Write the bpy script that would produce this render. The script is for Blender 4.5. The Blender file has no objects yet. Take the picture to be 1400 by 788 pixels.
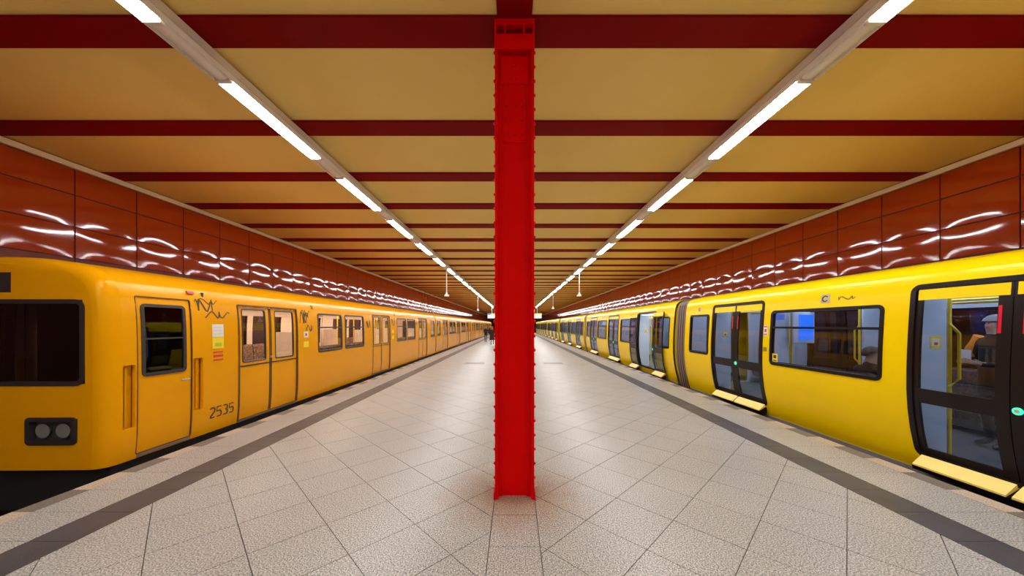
import bpy, bmesh, math, random
import numpy as np
from mathutils import Vector, Matrix

random.seed(7)
scene = bpy.context.scene
COL = scene.collection

# ------------------------------------------------------------------ camera, world, exposure
F_PX, VPX, VPY, CAM_H = 456.0, 703.5, 445.0, 1.7
cam_data = bpy.data.cameras.new('camera')
cam_data.sensor_width = 36.0
cam_data.lens = 36.0 * F_PX / 1400.0
cam_data.shift_x = -(VPX - 700.0) / 1400.0
cam_data.shift_y = (VPY - 394.0) / 1400.0
cam_data.clip_start = 0.05
cam_data.clip_end = 400
cam = bpy.data.objects.new('camera', cam_data)
COL.objects.link(cam)
cam.location = (0, 0, CAM_H)
cam.rotation_euler = (math.pi / 2, 0, 0)
scene.camera = cam

world = bpy.data.worlds.new('station_dark')
scene.world = world
world.use_nodes = True
world.node_tree.nodes['Background'].inputs[0].default_value = (0.02, 0.016, 0.012, 1)
world.node_tree.nodes['Background'].inputs[1].default_value = 0.3

scene.view_settings.view_transform = 'Standard'
scene.view_settings.look = 'None'
scene.view_settings.gamma = 1.0
scene.view_settings.use_curve_mapping = False
scene.view_settings.exposure = 0.0
LAMP_POWER = 72.0          # the tubes of the two platform light strips
scene.cycles.use_denoising = True
scene.cycles.max_bounces = 8
scene.cycles.diffuse_bounces = 5
scene.cycles.transparent_max_bounces = 16
scene.cycles.sample_clamp_indirect = 6.0

# ------------------------------------------------------------------ materials
MATS = {}
def mat(name, col, rough=0.5, metal=0.0, var=None, bump=None, spec=0.5, coat=0.0, speck=None, emit=None, tint=None):
    """principled material; var=(scale, amount) soft colour variation, speck=(scale, dark colour, light colour), bump=(scale, strength)"""
    m = bpy.data.materials.new(name); m.use_nodes = True
    nt = m.node_tree; b = nt.nodes['Principled BSDF']
    b.inputs['Base Color'].default_value = (*col, 1)
    b.inputs['Roughness'].default_value = rough
    b.inputs['Metallic'].default_value = metal
    b.inputs['Specular IOR Level'].default_value = spec
    b.inputs['Coat Weight'].default_value = coat
    b.inputs['Coat Roughness'].default_value = 0.05
    if tint: b.inputs['Specular Tint'].default_value = (*tint, 1)
    geo = None
    if var or bump or speck:
        geo = nt.nodes.new('ShaderNodeNewGeometry')
    src = None
    if speck:
        n = nt.nodes.new('ShaderNodeTexNoise'); n.inputs['Scale'].default_value = speck[0]; n.inputs['Detail'].default_value = 4; n.inputs['Roughness'].default_value = 0.7
        nt.links.new(geo.outputs['Position'], n.inputs['Vector'])
        r = nt.nodes.new('ShaderNodeValToRGB'); r.color_ramp.interpolation = 'LINEAR'
        e = r.color_ramp.elements
        e[0].position = 0.36; e[0].color = (*speck[1], 1)
        e[1].position = 0.62; e[1].color = (*speck[2], 1)
        k = r.color_ramp.elements.new(0.49); k.color = (*col, 1)
        nt.links.new(n.outputs['Fac'], r.inputs['Fac'])
        src = r.outputs['Color']
    if var:
        n = nt.nodes.new('ShaderNodeTexNoise'); n.inputs['Scale'].default_value = var[0]; n.inputs['Detail'].default_value = 5
        nt.links.new(geo.outputs['Position'], n.inputs['Vector'])
        mr = nt.nodes.new('ShaderNodeMapRange')
        mr.inputs['From Min'].default_value = 0.3; mr.inputs['From Max'].default_value = 0.7
        mr.inputs['To Min'].default_value = 1 - var[1]; mr.inputs['To Max'].default_value = 1 + var[1] * 0.5
        nt.links.new(n.outputs['Fac'], mr.inputs['Value'])
        mx = nt.nodes.new('ShaderNodeVectorMath'); mx.operation = 'MULTIPLY'
        if src: nt.links.new(src, mx.inputs[0])
        else: mx.inputs[0].default_value = col
        nt.links.new(mr.outputs['Result'], mx.inputs[1])
        src = mx.outputs['Vector']
    if src: nt.links.new(src, b.inputs['Base Color'])
    if bump:
        n = nt.nodes.new('ShaderNodeTexNoise'); n.inputs['Scale'].default_value = bump[0]; n.inputs['Detail'].default_value = 3
        nt.links.new(geo.outputs['Position'], n.inputs['Vector'])
        bp = nt.nodes.new('ShaderNodeBump'); bp.inputs['Strength'].default_value = bump[1]; bp.inputs['Distance'].default_value = 0.01
        nt.links.new(n.outputs['Fac'], bp.inputs['Height'])
        nt.links.new(bp.outputs['Normal'], b.inputs['Normal'])
    if emit:
        b.inputs['Emission Color'].default_value = (*emit[0], 1); b.inputs['Emission Strength'].default_value = emit[1]
    MATS[name] = m
    return m

def glass(name, tint, ior=1.5, rough=0.015, film=None):
    m = bpy.data.materials.new(name); m.use_nodes = True
    nt = m.node_tree; nt.nodes.clear()
    o = nt.nodes.new('ShaderNodeOutputMaterial'); t = nt.nodes.new('ShaderNodeBsdfTransparent')
    g = nt.nodes.new('ShaderNodeBsdfGlossy'); fr = nt.nodes.new('ShaderNodeFresnel'); mx = nt.nodes.new('ShaderNodeMixShader')
    t.inputs[0].default_value = (*tint, 1); g.inputs['Roughness'].default_value = rough
    g.inputs['Color'].default_value = (0.9, 0.95, 1, 1)
    fr.inputs['IOR'].default_value = ior
    ge = nt.nodes.new('ShaderNodeNewGeometry'); ma = nt.nodes.new('ShaderNodeMath'); ma.operation = 'MULTIPLY_ADD'
    # one reflection per pane: the inner faces of the sheet only transmit
    nt.links.new(ge.outputs['Backfacing'], ma.inputs[0]); ma.inputs[1].default_value = -1.0; ma.inputs[2].default_value = 1.0
    mu = nt.nodes.new('ShaderNodeMath'); mu.operation = 'MULTIPLY'
    nt.links.new(fr.outputs[0], mu.inputs[0]); nt.links.new(ma.outputs[0], mu.inputs[1])
    nt.links.new(mu.outputs[0], mx.inputs[0]); nt.links.new(t.outputs[0], mx.inputs[1]); nt.links.new(g.outputs[0], mx.inputs[2])
    nt.links.new(mx.outputs[0], o.inputs[0])
    MATS[name] = m
    return m

mat('terrazzo', (0.355, 0.332, 0.30), 0.36, speck=(95, (0.035, 0.03, 0.025), (0.74, 0.71, 0.66)), var=(0.9, 0.10))
mat('grout', (0.12, 0.09, 0.07), 0.9)
mat('stripe_slab', (0.070, 0.064, 0.068), 0.42, var=(3, 0.2), speck=(120, (0.05, 0.045, 0.05), (0.10, 0.092, 0.095)))
mat('edge_dark', (0.17, 0.14, 0.115), 0.55, speck=(90, (0.09, 0.07, 0.06), (0.25, 0.21, 0.175)))
mat('edge_light', (0.52, 0.40, 0.30), 0.5, speck=(90, (0.25, 0.17, 0.12), (0.66, 0.54, 0.42)))
mat('concrete', (0.20, 0.18, 0.16), 0.9, var=(2, 0.25))
mat('ballast', (0.045, 0.038, 0.032), 0.95, var=(9, 0.5), bump=(30, 0.8))
mat('rail_steel', (0.35, 0.30, 0.27), 0.3, 0.9)
mat('cream', (0.86, 0.625, 0.20), 0.7, var=(0.5, 0.05), spec=0.1)
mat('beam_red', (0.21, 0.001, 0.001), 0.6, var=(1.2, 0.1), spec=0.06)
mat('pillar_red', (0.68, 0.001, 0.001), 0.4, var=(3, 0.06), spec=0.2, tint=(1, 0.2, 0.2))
mat('enamel', (0.345, 0.034, 0.002), 0.065, var=(0.35, 0.08), spec=0.6)
mat('enamel_dull', (0.16, 0.02, 0.004), 0.6, var=(1.5, 0.3))
mat('enamel_joint', (0.015, 0.006, 0.004), 0.8)
mat('cove', (0.72, 0.55, 0.36), 0.5)
mat('lamp_white', (0.80, 0.74, 0.70), 0.35)
mat('lamp_clip', (0.70, 0.62, 0.55), 0.4)
mat('lamp_tube', (1, 1, 1), 0.4, emit=((0.95, 0.97, 0.98), LAMP_POWER))
mat('hatch_metal', (0.25, 0.22, 0.2), 0.45, 0.6)
mat('dark_end', (0.05, 0.018, 0.01), 0.8)
mat('bolt_grey', (0.6, 0.58, 0.55), 0.35, 0.7)
# right train
mat('ik_yellow', (0.95, 0.66, 0.001), 0.22, var=(0.7, 0.04), spec=0.3, tint=(1, 0.82, 0.25))
mat('ik_black', (0.008, 0.005, 0.005), 0.28, spec=0.25)
mat('ik_ledge', (0.95, 0.70, 0.16), 0.42, var=(6, 0.06))
mat('ik_skirt', (0.16, 0.145, 0.14), 0.7)
mat('ik_inside', (0.62, 0.66, 0.74), 0.45)
mat('ik_floor', (0.10, 0.10, 0.11), 0.5)
mat('ik_seat', (0.035, 0.03, 0.035), 0.8, speck=(28, (0.015, 0.012, 0.02), (0.16, 0.07, 0.05)))
mat('partition', (0.55, 0.62, 0.72), 0.35)
mat('rail_yellow', (0.85, 0.56, 0.01), 0.35)
mat('bellows', (0.24, 0.165, 0.14), 0.55)
mat('bellows_shade', (0.045, 0.028, 0.024), 0.8)  # shade in the fold valleys, put into the colour
mat('button_green', (0.02, 0.35, 0.2), 0.3, emit=((0.05, 0.9, 0.5), 1.2))
mat('door_red', (0.35, 0.0, 0.01), 0.3, emit=((1, 0.0, 0.03), 0.25))
mat('screen_blue', (0.01, 0.1, 0.6), 0.3, emit=((0.01, 0.22, 1.0), 1.1))
mat('plate_beige', (0.55, 0.43, 0.28), 0.5)
mat('ink', (0.05, 0.035, 0.012), 0.7)
mat('ink_faint', (0.30, 0.20, 0.012), 0.7)
mat('sticker_white', (0.75, 0.72, 0.68), 0.5)
mat('sticker_yellow', (0.88, 0.66, 0.01), 0.5)
mat('sticker_lime', (0.45, 0.50, 0.01), 0.5)
mat('sticker_red', (0.60, 0.04, 0.02), 0.5)
mat('sticker_blue', (0.02, 0.08, 0.5), 0.5)
mat('ceiling_lamp', (1, 1, 1), 0.5, emit=((0.78, 0.88, 1.0), 14))
# left train
mat('f_yellow', (0.80, 0.335, 0.001), 0.26, var=(0.6, 0.05), spec=0.3, tint=(1, 0.72, 0.22))
mat('f_trim', (0.03, 0.024, 0.024), 0.4)
mat('f_gap', (0.12, 0.045, 0.003), 0.6)
mat('f_alu', (0.55, 0.52, 0.5), 0.35, 0.8)
mat('f_under', (0.012, 0.009, 0.009), 0.8)
mat('f_inside', (0.72, 0.55, 0.42), 0.5)
mat('f_ceiling_lamp', (1, 1, 1), 0.5, emit=((1.0, 0.80, 0.62), 20.0))
mat('f_seat', (0.10, 0.05, 0.05), 0.8, speck=(20, (0.03, 0.02, 0.03), (0.35, 0.15, 0.06)))
mat('f_cab', (0.03, 0.03, 0.03), 0.7)
mat('headlight', (0.45, 0.45, 0.43), 0.15, 0.6)
mat('sign_white', (0.7, 0.7, 0.68), 0.4, emit=((0.9, 0.93, 0.95), 0.45))
mat('sign_yellow', (0.8, 0.6, 0.05), 0.4, emit=((1, 0.75, 0.1), 0.3))
# people
mat('skin', (0.52, 0.29, 0.20), 0.5)
mat('cloth_black', (0.010, 0.010, 0.013), 0.85)
mat('cloth_brown', (0.035, 0.010, 0.008), 0.85)
mat('cloth_orange', (0.95, 0.27, 0.02), 0.8)
mat('hat_red', (0.85, 0.09, 0.02), 0.7)
mat('denim', (0.06, 0.11, 0.19), 0.85)
mat('trouser_grey', (0.30, 0.29, 0.30), 0.85)
mat('shoe_black', (0.012, 0.012, 0.012), 0.5)
mat('hair_blond', (0.42, 0.23, 0.09), 0.7)
mat('hair_dark', (0.02, 0.013, 0.01), 0.6)
mat('hair_grey', (0.4, 0.4, 0.42), 0.6)
mat('eye_dark', (0.01, 0.01, 0.01), 0.2)
mat('lip', (0.4, 0.1, 0.09), 0.5)
mat('paper', (0.8, 0.8, 0.8), 0.7)
glass('ik_glass', (0.66, 0.70, 0.78))
glass('f_glass', (0.90, 0.88, 0.86))
glass('cab_glass', (0.45, 0.46, 0.47))

# dirt worn into the stone around the pillar's foot
def add_foot_dirt(m):
    nt = m.node_tree; b = nt.nodes['Principled BSDF']
    old = b.inputs['Base Color'].links[0].from_socket
    geo = nt.nodes.new('ShaderNodeNewGeometry')
    d = nt.nodes.new('ShaderNodeVectorMath'); d.operation = 'DISTANCE'; d.inputs[1].default_value = (0.0, 3.38, 0)
    nt.links.new(geo.outputs['Position'], d.inputs[0])
    n = nt.nodes.new('ShaderNodeTexNoise'); n.inputs['Scale'].default_value = 5
    nt.links.new(geo.outputs['Position'], n.inputs['Vector'])
    ad = nt.nodes.new('ShaderNodeMath'); ad.operation = 'MULTIPLY_ADD'; ad.inputs[1].default_value = 0.5
    nt.links.new(n.outputs['Fac'], ad.inputs[0]); nt.links.new(d.outputs['Value'], ad.inputs[2])
    mr = nt.nodes.new('ShaderNodeMapRange')
    mr.inputs['From Min'].default_value = 0.45; mr.inputs['From Max'].default_value = 1.05
    mr.inputs['To Min'].default_value = 0.85; mr.inputs['To Max'].default_value = 0.0
    nt.links.new(ad.outputs[0], mr.inputs['Value'])
    mx = nt.nodes.new('ShaderNodeMix'); mx.data_type = 'RGBA'; mx.blend_type = 'MULTIPLY'
    nt.links.new(mr.outputs['Result'], mx.inputs['Factor']); nt.links.new(old, mx.inputs[6])
    mx.inputs[7].default_value = (0.80, 0.54, 0.36, 1)
    nt.links.new(mx.outputs[2], b.inputs['Base Color'])
add_foot_dirt(MATS['terrazzo'])

# ------------------------------------------------------------------ helpers
def obj(name, mesh, parent=None, loc=None):
    o = bpy.data.objects.new(name, mesh)
    COL.objects.link(o)
    if parent is not None: o.parent = parent
    if loc is not None: o.location = loc
    return o

def tag(o, label=None, cat=None, group=None, kind=None):
    if label: o['label'] = label
    if cat: o['category'] = cat
    if group: o['group'] = group
    if kind: o['kind'] = kind
    return o

def empty(name, loc=(0, 0, 0), rz=0.0):
    o = bpy.data.objects.new(name, None); COL.objects.link(o)
    o.location = loc; o.rotation_euler = (0, 0, rz); o.empty_display_size = 0.2
    return o

def copy_tree(o, parent=None):
    c = o.copy(); COL.objects.link(c)
    if parent is not None: c.parent = parent
    for ch in o.children: copy_tree(ch, c)
    return c

class MB:
    """collects geometry for ONE mesh"""
    def __init__(s): s.v = []; s.f = []; s.mi = []
    def add(s, verts, faces, mi=0):
        k = len(s.v); s.v += [tuple(p) for p in verts]
        for f in faces: s.f.append(tuple(i + k for i in f)); s.mi.append(mi)
        return s
    def box(s, x0, x1, y0, y1, z0, z1, mi=0):
        return s.add([(x0, y0, z0), (x1, y0, z0), (x1, y1, z0), (x0, y1, z0), (x0, y0, z1), (x1, y0, z1), (x1, y1, z1), (x0, y1, z1)],
                     [(0, 3, 2, 1), (4, 5, 6, 7), (0, 1, 5, 4), (1, 2, 6, 5), (2, 3, 7, 6), (3, 0, 4, 7)], mi)
    def prism(s, poly, z0, z1, mi=0):
        n = len(poly)
        return s.add([(x, y, z1) for x, y in poly] + [(x, y, z0) for x, y in poly],
                     [tuple(range(n)), tuple(range(2 * n - 1, n - 1, -1))] + [(i, i + n, (i + 1) % n + n, (i + 1) % n) for i in range(n)], mi)
    def tube(s, pts, r, n=8, mi=0, cap=True):
        pts = [Vector(p) for p in pts]; rings = []
        for i, p in enumerate(pts):
            d = (pts[min(i + 1, len(pts) - 1)] - pts[max(i - 1, 0)]).normalized()
            a = Vector((0, 0, 1)) if abs(d.z) < 0.9 else Vector((1, 0, 0))
            e1 = d.cross(a).normalized(); e2 = d.cross(e1)
            rr = r[i] if isinstance(r, (list, tuple)) else r
            rings.append([p + (e1 * math.cos(2 * math.pi * k / n) + e2 * math.sin(2 * math.pi * k / n)) * rr for k in range(n)])
        V = [q for rg in rings for q in rg]; Fc = []
        for i in range(len(pts) - 1):
            for k in range(n):
                Fc.append((i * n + k, i * n + (k + 1) % n, (i + 1) * n + (k + 1) % n, (i + 1) * n + k))
        if cap:
            Fc.append(tuple(range(n))[::-1]); Fc.append(tuple((len(pts) - 1) * n + k for k in range(n)))
        return s.add(V, Fc, mi)
    def mesh(s, name, mats, smooth=None, recalc=True, bevel=0.0):
        me = bpy.data.meshes.new(name)
        me.from_pydata(s.v, [], s.f)
        for m in mats: me.materials.append(MATS[m])
        if any(s.mi): me.polygons.foreach_set('material_index', s.mi)
        if recalc or bevel:
            bm = bmesh.new(); bm.from_mesh(me)
            if bevel:
                bmesh.ops.bevel(bm, geom=list(bm.edges), offset=bevel, segments=1, affect='EDGES')
            bmesh.ops.recalc_face_normals(bm, faces=bm.faces); bm.to_mesh(me); bm.free()
        if smooth is not None:
            me.polygons.foreach_set('use_smooth', [True] * len(me.polygons))
            me.set_sharp_from_angle(angle=math.radians(smooth))
        me.update()
        return me
    def build(s, name, mats, parent=None, loc=None, **kw):
        return obj(name, s.mesh(name, mats if isinstance(mats, (list, tuple)) else [mats], **kw), parent, loc)

def plate(us, vs, F, thick, skip=None, back_mi=0):
    """a grid sheet with thickness; F(u, v, offset) -> point; cells where skip(u_mid, v_mid) is true stay open"""
    b = MB(); nu, nv = len(us), len(vs)
    front = [F(u, v, 0.0) for u in us for v in vs]; back = [F(u, v, -thick) for u in us for v in vs]
    keep = {}
    for i in range(nu - 1):
        for j in range(nv - 1):
            if skip and skip((us[i] + us[i + 1]) / 2, (vs[j] + vs[j + 1]) / 2): continue
            keep[i, j] = 1
    idx = lambda i, j: i * nv + j
    n = nu * nv; used = set(); fr = []; bk = []; wl = []
    for (i, j) in keep:
        q = (idx(i, j), idx(i + 1, j), idx(i + 1, j + 1), idx(i, j + 1))
        fr.append(q); bk.append(tuple(k + n for k in reversed(q))); used.update(q)
        if (i - 1, j) not in keep: wl.append((q[0], q[3], q[3] + n, q[0] + n))
        if (i + 1, j) not in keep: wl.append((q[2], q[1], q[1] + n, q[2] + n))
        if (i, j - 1) not in keep: wl.append((q[1], q[0], q[0] + n, q[1] + n))
        if (i, j + 1) not in keep: wl.append((q[3], q[2], q[2] + n, q[3] + n))
    remap = {}; V = []
    for k in sorted(used): remap[k] = len(V); V.append(front[k])
    for k in sorted(used): remap[k + n] = len(V); V.append(back[k])
    t = lambda fs: [tuple(remap[k] for k in f) for f in fs]
    b.add(V, [])
    for fs, mi in ((fr, 0), (bk, back_mi), (wl, 0)):
        for f in t(fs): b.f.append(f); b.mi.append(mi)
    return b

def rrect(u0, u1, z0, z1, r, nz=8, nu=4, nc=5):
    """closed rounded-rectangle path with extra points on the straight runs"""
    P = []
    def run(a, b, n): return [(a[0] + (b[0] - a[0]) * k / n, a[1] + (b[1] - a[1]) * k / n) for k in range(n)]
    def arc(cx, cy, a0):
        return [(cx + r * math.cos(a0 + math.pi / 2 * k / nc), cy + r * math.sin(a0 + math.pi / 2 * k / nc)) for k in range(nc)]
    P += run((u1, z0 + r), (u1, z1 - r), nz); P += arc(u1 - r, z1 - r, 0)
    P += run((u1 - r, z1), (u0 + r, z1), nu); P += arc(u0 + r, z1 - r, math.pi / 2)
    P += run((u0, z1 - r), (u0, z0 + r), nz); P += arc(u0 + r, z0 + r, math.pi)
    P += run((u0 + r, z0), (u1 - r, z0), nu); P += arc(u1 - r, z0 + r, 1.5 * math.pi)
    return P

def ring(F, u0, u1, z0, z1, r, band, off, thick):
    o = rrect(u0, u1, z0, z1, r); i = rrect(u0 + band, u1 - band, z0 + band, z1 - band, max(r - band, 0.012))
    n = len(o); b = MB()
    V = [F(u, z, off) for u, z in o] + [F(u, z, off) for u, z in i] + [F(u, z, off - thick) for u, z in o] + [F(u, z, off - thick) for u, z in i]
    Fc = []
    for k in range(n):
        m = (k + 1) % n
        Fc += [(k, m, n + m, n + k), (n + k, n + m, 3 * n + m, 3 * n + k), (2 * n + m, 2 * n + k, 3 * n + k, 3 * n + m), (m, k, 2 * n + k, 2 * n + m)]
    return b.add(V, Fc)

def levels(a, b, step, extra=()):
    n = max(1, int(round((b - a) / step)))
    L = [a + (b - a) * k / n for k in range(n + 1)]
    ex = [e for e in extra if a - 1e-6 <= e <= b + 1e-6]
    L = [x for x in L if all(abs(x - e) > step * 0.3 for e in ex) or x in (a, b)]
    return sorted(set([round(x, 5) for x in L + list(ex)]))

def ribbon(F, pts, width, off=0.003, thick=0.002):
    """a flat painted stroke along pts (u, z)"""
    b = MB(); n = len(pts); Lp = []; Rp = []
    for k, (u, z) in enumerate(pts):
        a = pts[max(k - 1, 0)]; c = pts[min(k + 1, n - 1)]
        du, dz = c[0] - a[0], c[1] - a[1]; l = math.hypot(du, dz) or 1
        w = width * (0.6 + 0.4 * math.sin(math.pi * (k + 0.5) / n)) / 2
        Lp.append((u - dz / l * w, z + du / l * w)); Rp.append((u + dz / l * w, z - du / l * w))
    V = [F(u, z, off) for u, z in Lp] + [F(u, z, off) for u, z in Rp] + [F(u, z, off - thick) for u, z in Lp] + [F(u, z, off - thick) for u, z in Rp]
    Fc = []
    for k in range(n - 1):
        Fc += [(k, k + 1, n + k + 1, n + k), (2 * n + k + 1, 2 * n + k, 3 * n + k, 3 * n + k + 1), (k + 1, k, 2 * n + k, 2 * n + k + 1), (n + k, n + k + 1, 3 * n + k + 1, 3 * n + k)]
    Fc += [(0, n, 3 * n, 2 * n), (n - 1, 3 * n - 1, 4 * n - 1, 2 * n - 1)]
    return b.add(V, Fc)

def patch(F, u0, u1, z0, z1, off, thick, nz=4):
    return plate([u0, u1], [z0 + (z1 - z0) * k / nz for k in range(nz + 1)], lambda u, z, o: F(u, z, off + o), thick)

def catmull(P, n=6):
    out = []
    for i in range(len(P) - 1):
        p0 = P[max(i - 1, 0)]; p1 = P[i]; p2 = P[i + 1]; p3 = P[min(i + 2, len(P) - 1)]
        for k in range(n):
            t = k / n
            out.append(tuple(0.5 * (2 * p1[a] + (p2[a] - p0[a]) * t + (2 * p0[a] - 5 * p1[a] + 4 * p2[a] - p3[a]) * t * t + (3 * p1[a] - p0[a] - 3 * p2[a] + p3[a]) * t ** 3) for a in (0, 1)))
    out.append(P[-1])
    return out

# ------------------------------------------------------------------ the hall
Y0, Y1 = -9.0, 96.0
EDGES = {-1: 4.57, 1: 4.65}
ST_IN, ST_OUT = 3.46, 3.825
LIP = 0.185
WALL_X, CEIL_Z, BEAM_Z = 8.2, 4.73, 4.70
PITCH = 0.411

floor = MB().box(-EDGES[-1], EDGES[1], Y0, Y1, -1.05, -0.012).build('floor', 'grout')
tag(floor, 'pale speckled stone platform floor laid in diagonal slabs', kind='structure')
floor['label'] = 'pale speckled stone platform floor laid in diagonal slabs'

def clip(poly, a, b, c):
    """keep a*x + b*y <= c"""
    out = []
    for i in range(len(poly)):
        p, q = poly[i], poly[(i + 1) % len(poly)]
        dp, dq = a * p[0] + b * p[1] - c, a * q[0] + b * q[1] - c
        if dp <= 0: out.append(p)
        if (dp < 0 < dq) or (dq < 0 < dp):
            t = dp / (dp - dq); out.append((p[0] + (q[0] - p[0]) * t, p[1] + (q[1] - p[1]) * t))
    return out
def area(p): return 0.5 * abs(sum(p[i][0] * p[(i + 1) % len(p)][1] - p[(i + 1) % len(p)][0] * p[i][1] for i in range(len(p))))

SP = 0.757; CS = 0.196                      # diagonal joint spacing, half width of the centre strip
tiles = []
for side, c0, d0, xa, xb in ((-1, 0.486, 0.672, -ST_IN, -CS), (1, 0.50, 0.766, CS, ST_IN)):
    for i in range(-20, 145):
        for j in range(-20, 145):
            g = 0.0030 * 1.414
            ca, cb = c0 + SP * i + g, c0 + SP * (i + 1) - g      # x + y
            da, db = d0 + SP * j + g, d0 + SP * (j + 1) - g      # y - x
            P = [((c - d) / 2, (c + d) / 2) for c, d in ((ca, da), (cb, da), (cb, db), (ca, db))]
            cy = (ca + cb + da + db) / 4; cx = (ca + cb - da - db) / 4
            if cx < xa - 0.6 or cx > xb + 0.6 or cy < Y0 or cy > Y1 - 0.5: continue
            P = clip(P, -1, 0, -(xa + 0.003)); P = clip(P, 1, 0, xb - 0.003) if len(P) > 2 else P
            if len(P) < 3 or area(P) < 0.0002: continue
            tiles.append((cy, cx, P))
k = 0
y = Y0
while y < Y1 - 0.5:
    tiles.append((y + 0.215, 0.0, [(-CS + 0.003, y + 0.003), (CS - 0.003, y + 0.003), (CS - 0.003, y + 0.426), (-CS + 0.003, y + 0.426)]))
    y += 0.429
    if k == 0: y = Y0 + (2.558 - Y0) % 0.429
    k += 1
def in_view(cy, cx): return cy > 1.75 and abs(cx) < cy * 1.56 + 0.4
near = sorted([t for t in tiles if in_view(t[0], t[1])], key=lambda t: t[0])[:300]
near_ids = {id(t) for t in near}
for cy, cx, P in near:
    dz = random.uniform(-0.0006, 0.0006)
    me = MB().prism([(x - cx, yy - cy) for x, yy in P], -0.03, 0.0).mesh('tile', ['terrazzo'], recalc=False)
    obj('tile', me, floor, (cx, cy, dz))
rest = MB()
for t in tiles:
    if id(t) not in near_ids: rest.prism(t[2], -0.03, 0.0)
tag(rest.build('tile_field', 'terrazzo', floor, recalc=False), kind='stuff')

# border: dark guiding stripe, slabs outside it, alternating edge stones
NB = int((Y1 - Y0) / PITCH)
yb0 = 2.624 - PITCH * int((2.624 - Y0) / PITCH)
stones = {}
def strip_piece(name, material, x0, x1, ya, yb_):
    return MB().box(x0, x1, ya + 0.002, yb_ - 0.002, -0.03, 0.0)
shared = {}
for s in (-1, 1):
    EDGE = EDGES[s]
    for nm, m, xa, xb in (('stripe_slab', 'stripe_slab', ST_IN + 0.002, ST_OUT - 0.002), ('border_slab', 'terrazzo', ST_OUT + 0.002, EDGE - LIP - 0.002), ('edge_stone', None, EDGE - LIP + 0.002, EDGE)):
        far = {}
        for n in range(NB):
            ya = yb0 + n * PITCH
            if ya + PITCH > Y1 - 0.3: break
            mm = m or ('edge_dark' if (n + (0 if s < 0 else 1)) % 2 else 'edge_light')
            x0, x1 = (xa, xb) if s > 0 else (-xb, -xa)
            vis = 1.9 < ya < 20.5
            if vis:
                key = (nm, mm, s)
                if key not in shared:
                    shared[key] = MB().box(x0, x1, 0.002, PITCH - 0.002, -0.03, 0.0).mesh(nm, [mm], recalc=False)
                obj(nm, shared[key], floor, (0, ya, random.uniform(-0.0005, 0.0005)))
            else:
                far.setdefault(mm, MB()).box(x0, x1, ya + 0.002, ya + PITCH - 0.002, -0.03, 0.0)
        for mm, b in far.items():
            tag(b.build(nm + '_row', mm, floor, recalc=False), kind='stuff')

# platform kerb under the edge stones and the track beds
for s, n in ((-1, 'left'), (1, 'right')):
    o = MB().box(min(s * EDGES[s], s * 8.3), max(s * EDGES[s], s * 8.3), Y0, 130, -1.3, -1.05).build('track_bed', 'ballast')
    tag(o, ('dark track bed beside the platform under the %s train' % n), kind='structure')
    for rx in (5.32, 6.76):
        r = MB().box(s * rx - 0.035, s * rx + 0.035, Y0, 130, -1.05, -0.91).build('running_rail', 'rail_steel', o)

# ceiling: cream fields between flush red beams, a girder along the middle
ceiling = MB().box(-WALL_X, WALL_X, Y0, Y1, CEIL_Z, CEIL_Z + 0.25).build('ceiling', 'cream')
tag(ceiling, 'cream station ceiling crossed by flush red beams', kind='structure')
BW, BS = 0.36, 1.672
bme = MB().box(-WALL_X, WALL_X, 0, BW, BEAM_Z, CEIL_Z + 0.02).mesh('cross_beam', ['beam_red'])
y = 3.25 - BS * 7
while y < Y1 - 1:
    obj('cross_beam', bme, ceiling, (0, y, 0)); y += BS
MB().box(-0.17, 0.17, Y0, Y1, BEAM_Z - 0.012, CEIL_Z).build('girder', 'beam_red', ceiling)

# walls clad in glossy enamel panels
PW = 0.124 * WALL_X
ROWS = [(4.12, 4.60), (3.53, 4.12), (2.95, 3.53)]
def panel_mesh(h, seed):
    rnd = random.Random(seed); nu, nv = 12, 9
    w = PW - 0.022; hh = h - 0.020
    ph = [(rnd.uniform(0, 6.28), rnd.uniform(0, 6.28), rnd.uniform(1.2, 2.4), rnd.uniform(1.0, 2.0)) for _ in range(3)]
    def bow(a, b):
        d = 0.0068 * (4 * a * (1 - a)) ** 0.9 * (4 * b * (1 - b)) ** 0.9
        for p in ph: d += 0.0006 * math.sin(p[0] + p[2] * 3 * a) * math.sin(p[1] + p[3] * 3 * b)
        return d
    m = MB(); V = []
    for i in range(nu + 1):
        for j in range(nv + 1):
            a, b = i / nu, j / nv
            V.append((0.018 + bow(a, b), a * w - w / 2, b * hh - hh / 2))
    Fc = [(i * (nv + 1) + j, (i + 1) * (nv + 1) + j, (i + 1) * (nv + 1) + j + 1, i * (nv + 1) + j + 1) for i in range(nu) for j in range(nv)]
    m.add(V, Fc)
    # returned edges
    bnd = [(i, 0) for i in range(nu + 1)] + [(nu, j) for j in range(1, nv + 1)] + [(i, nv) for i in range(nu - 1, -1, -1)] + [(0, j) for j in range(nv - 1, 0, -1)]
    k0 = len(m.v)
    for (i, j) in bnd:
        p = m.v[i * (nv + 1) + j]; m.v.append((0.0, p[1], p[2]))
    for q in range(len(bnd)):
        a, b = bnd[q], bnd[(q + 1) % len(bnd)]
        m.f.append((a[0] * (nv + 1) + a[1], k0 + q, k0 + (q + 1) % len(bnd), b[0] * (nv + 1) + b[1])); m.mi.append(0)
    return m.mesh('wall_panel', ['enamel'], smooth=40)
pm = [[panel_mesh(r[1] - r[0], 10 * a + b) for b in range(5)] for a, r in enumerate(ROWS)]
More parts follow.
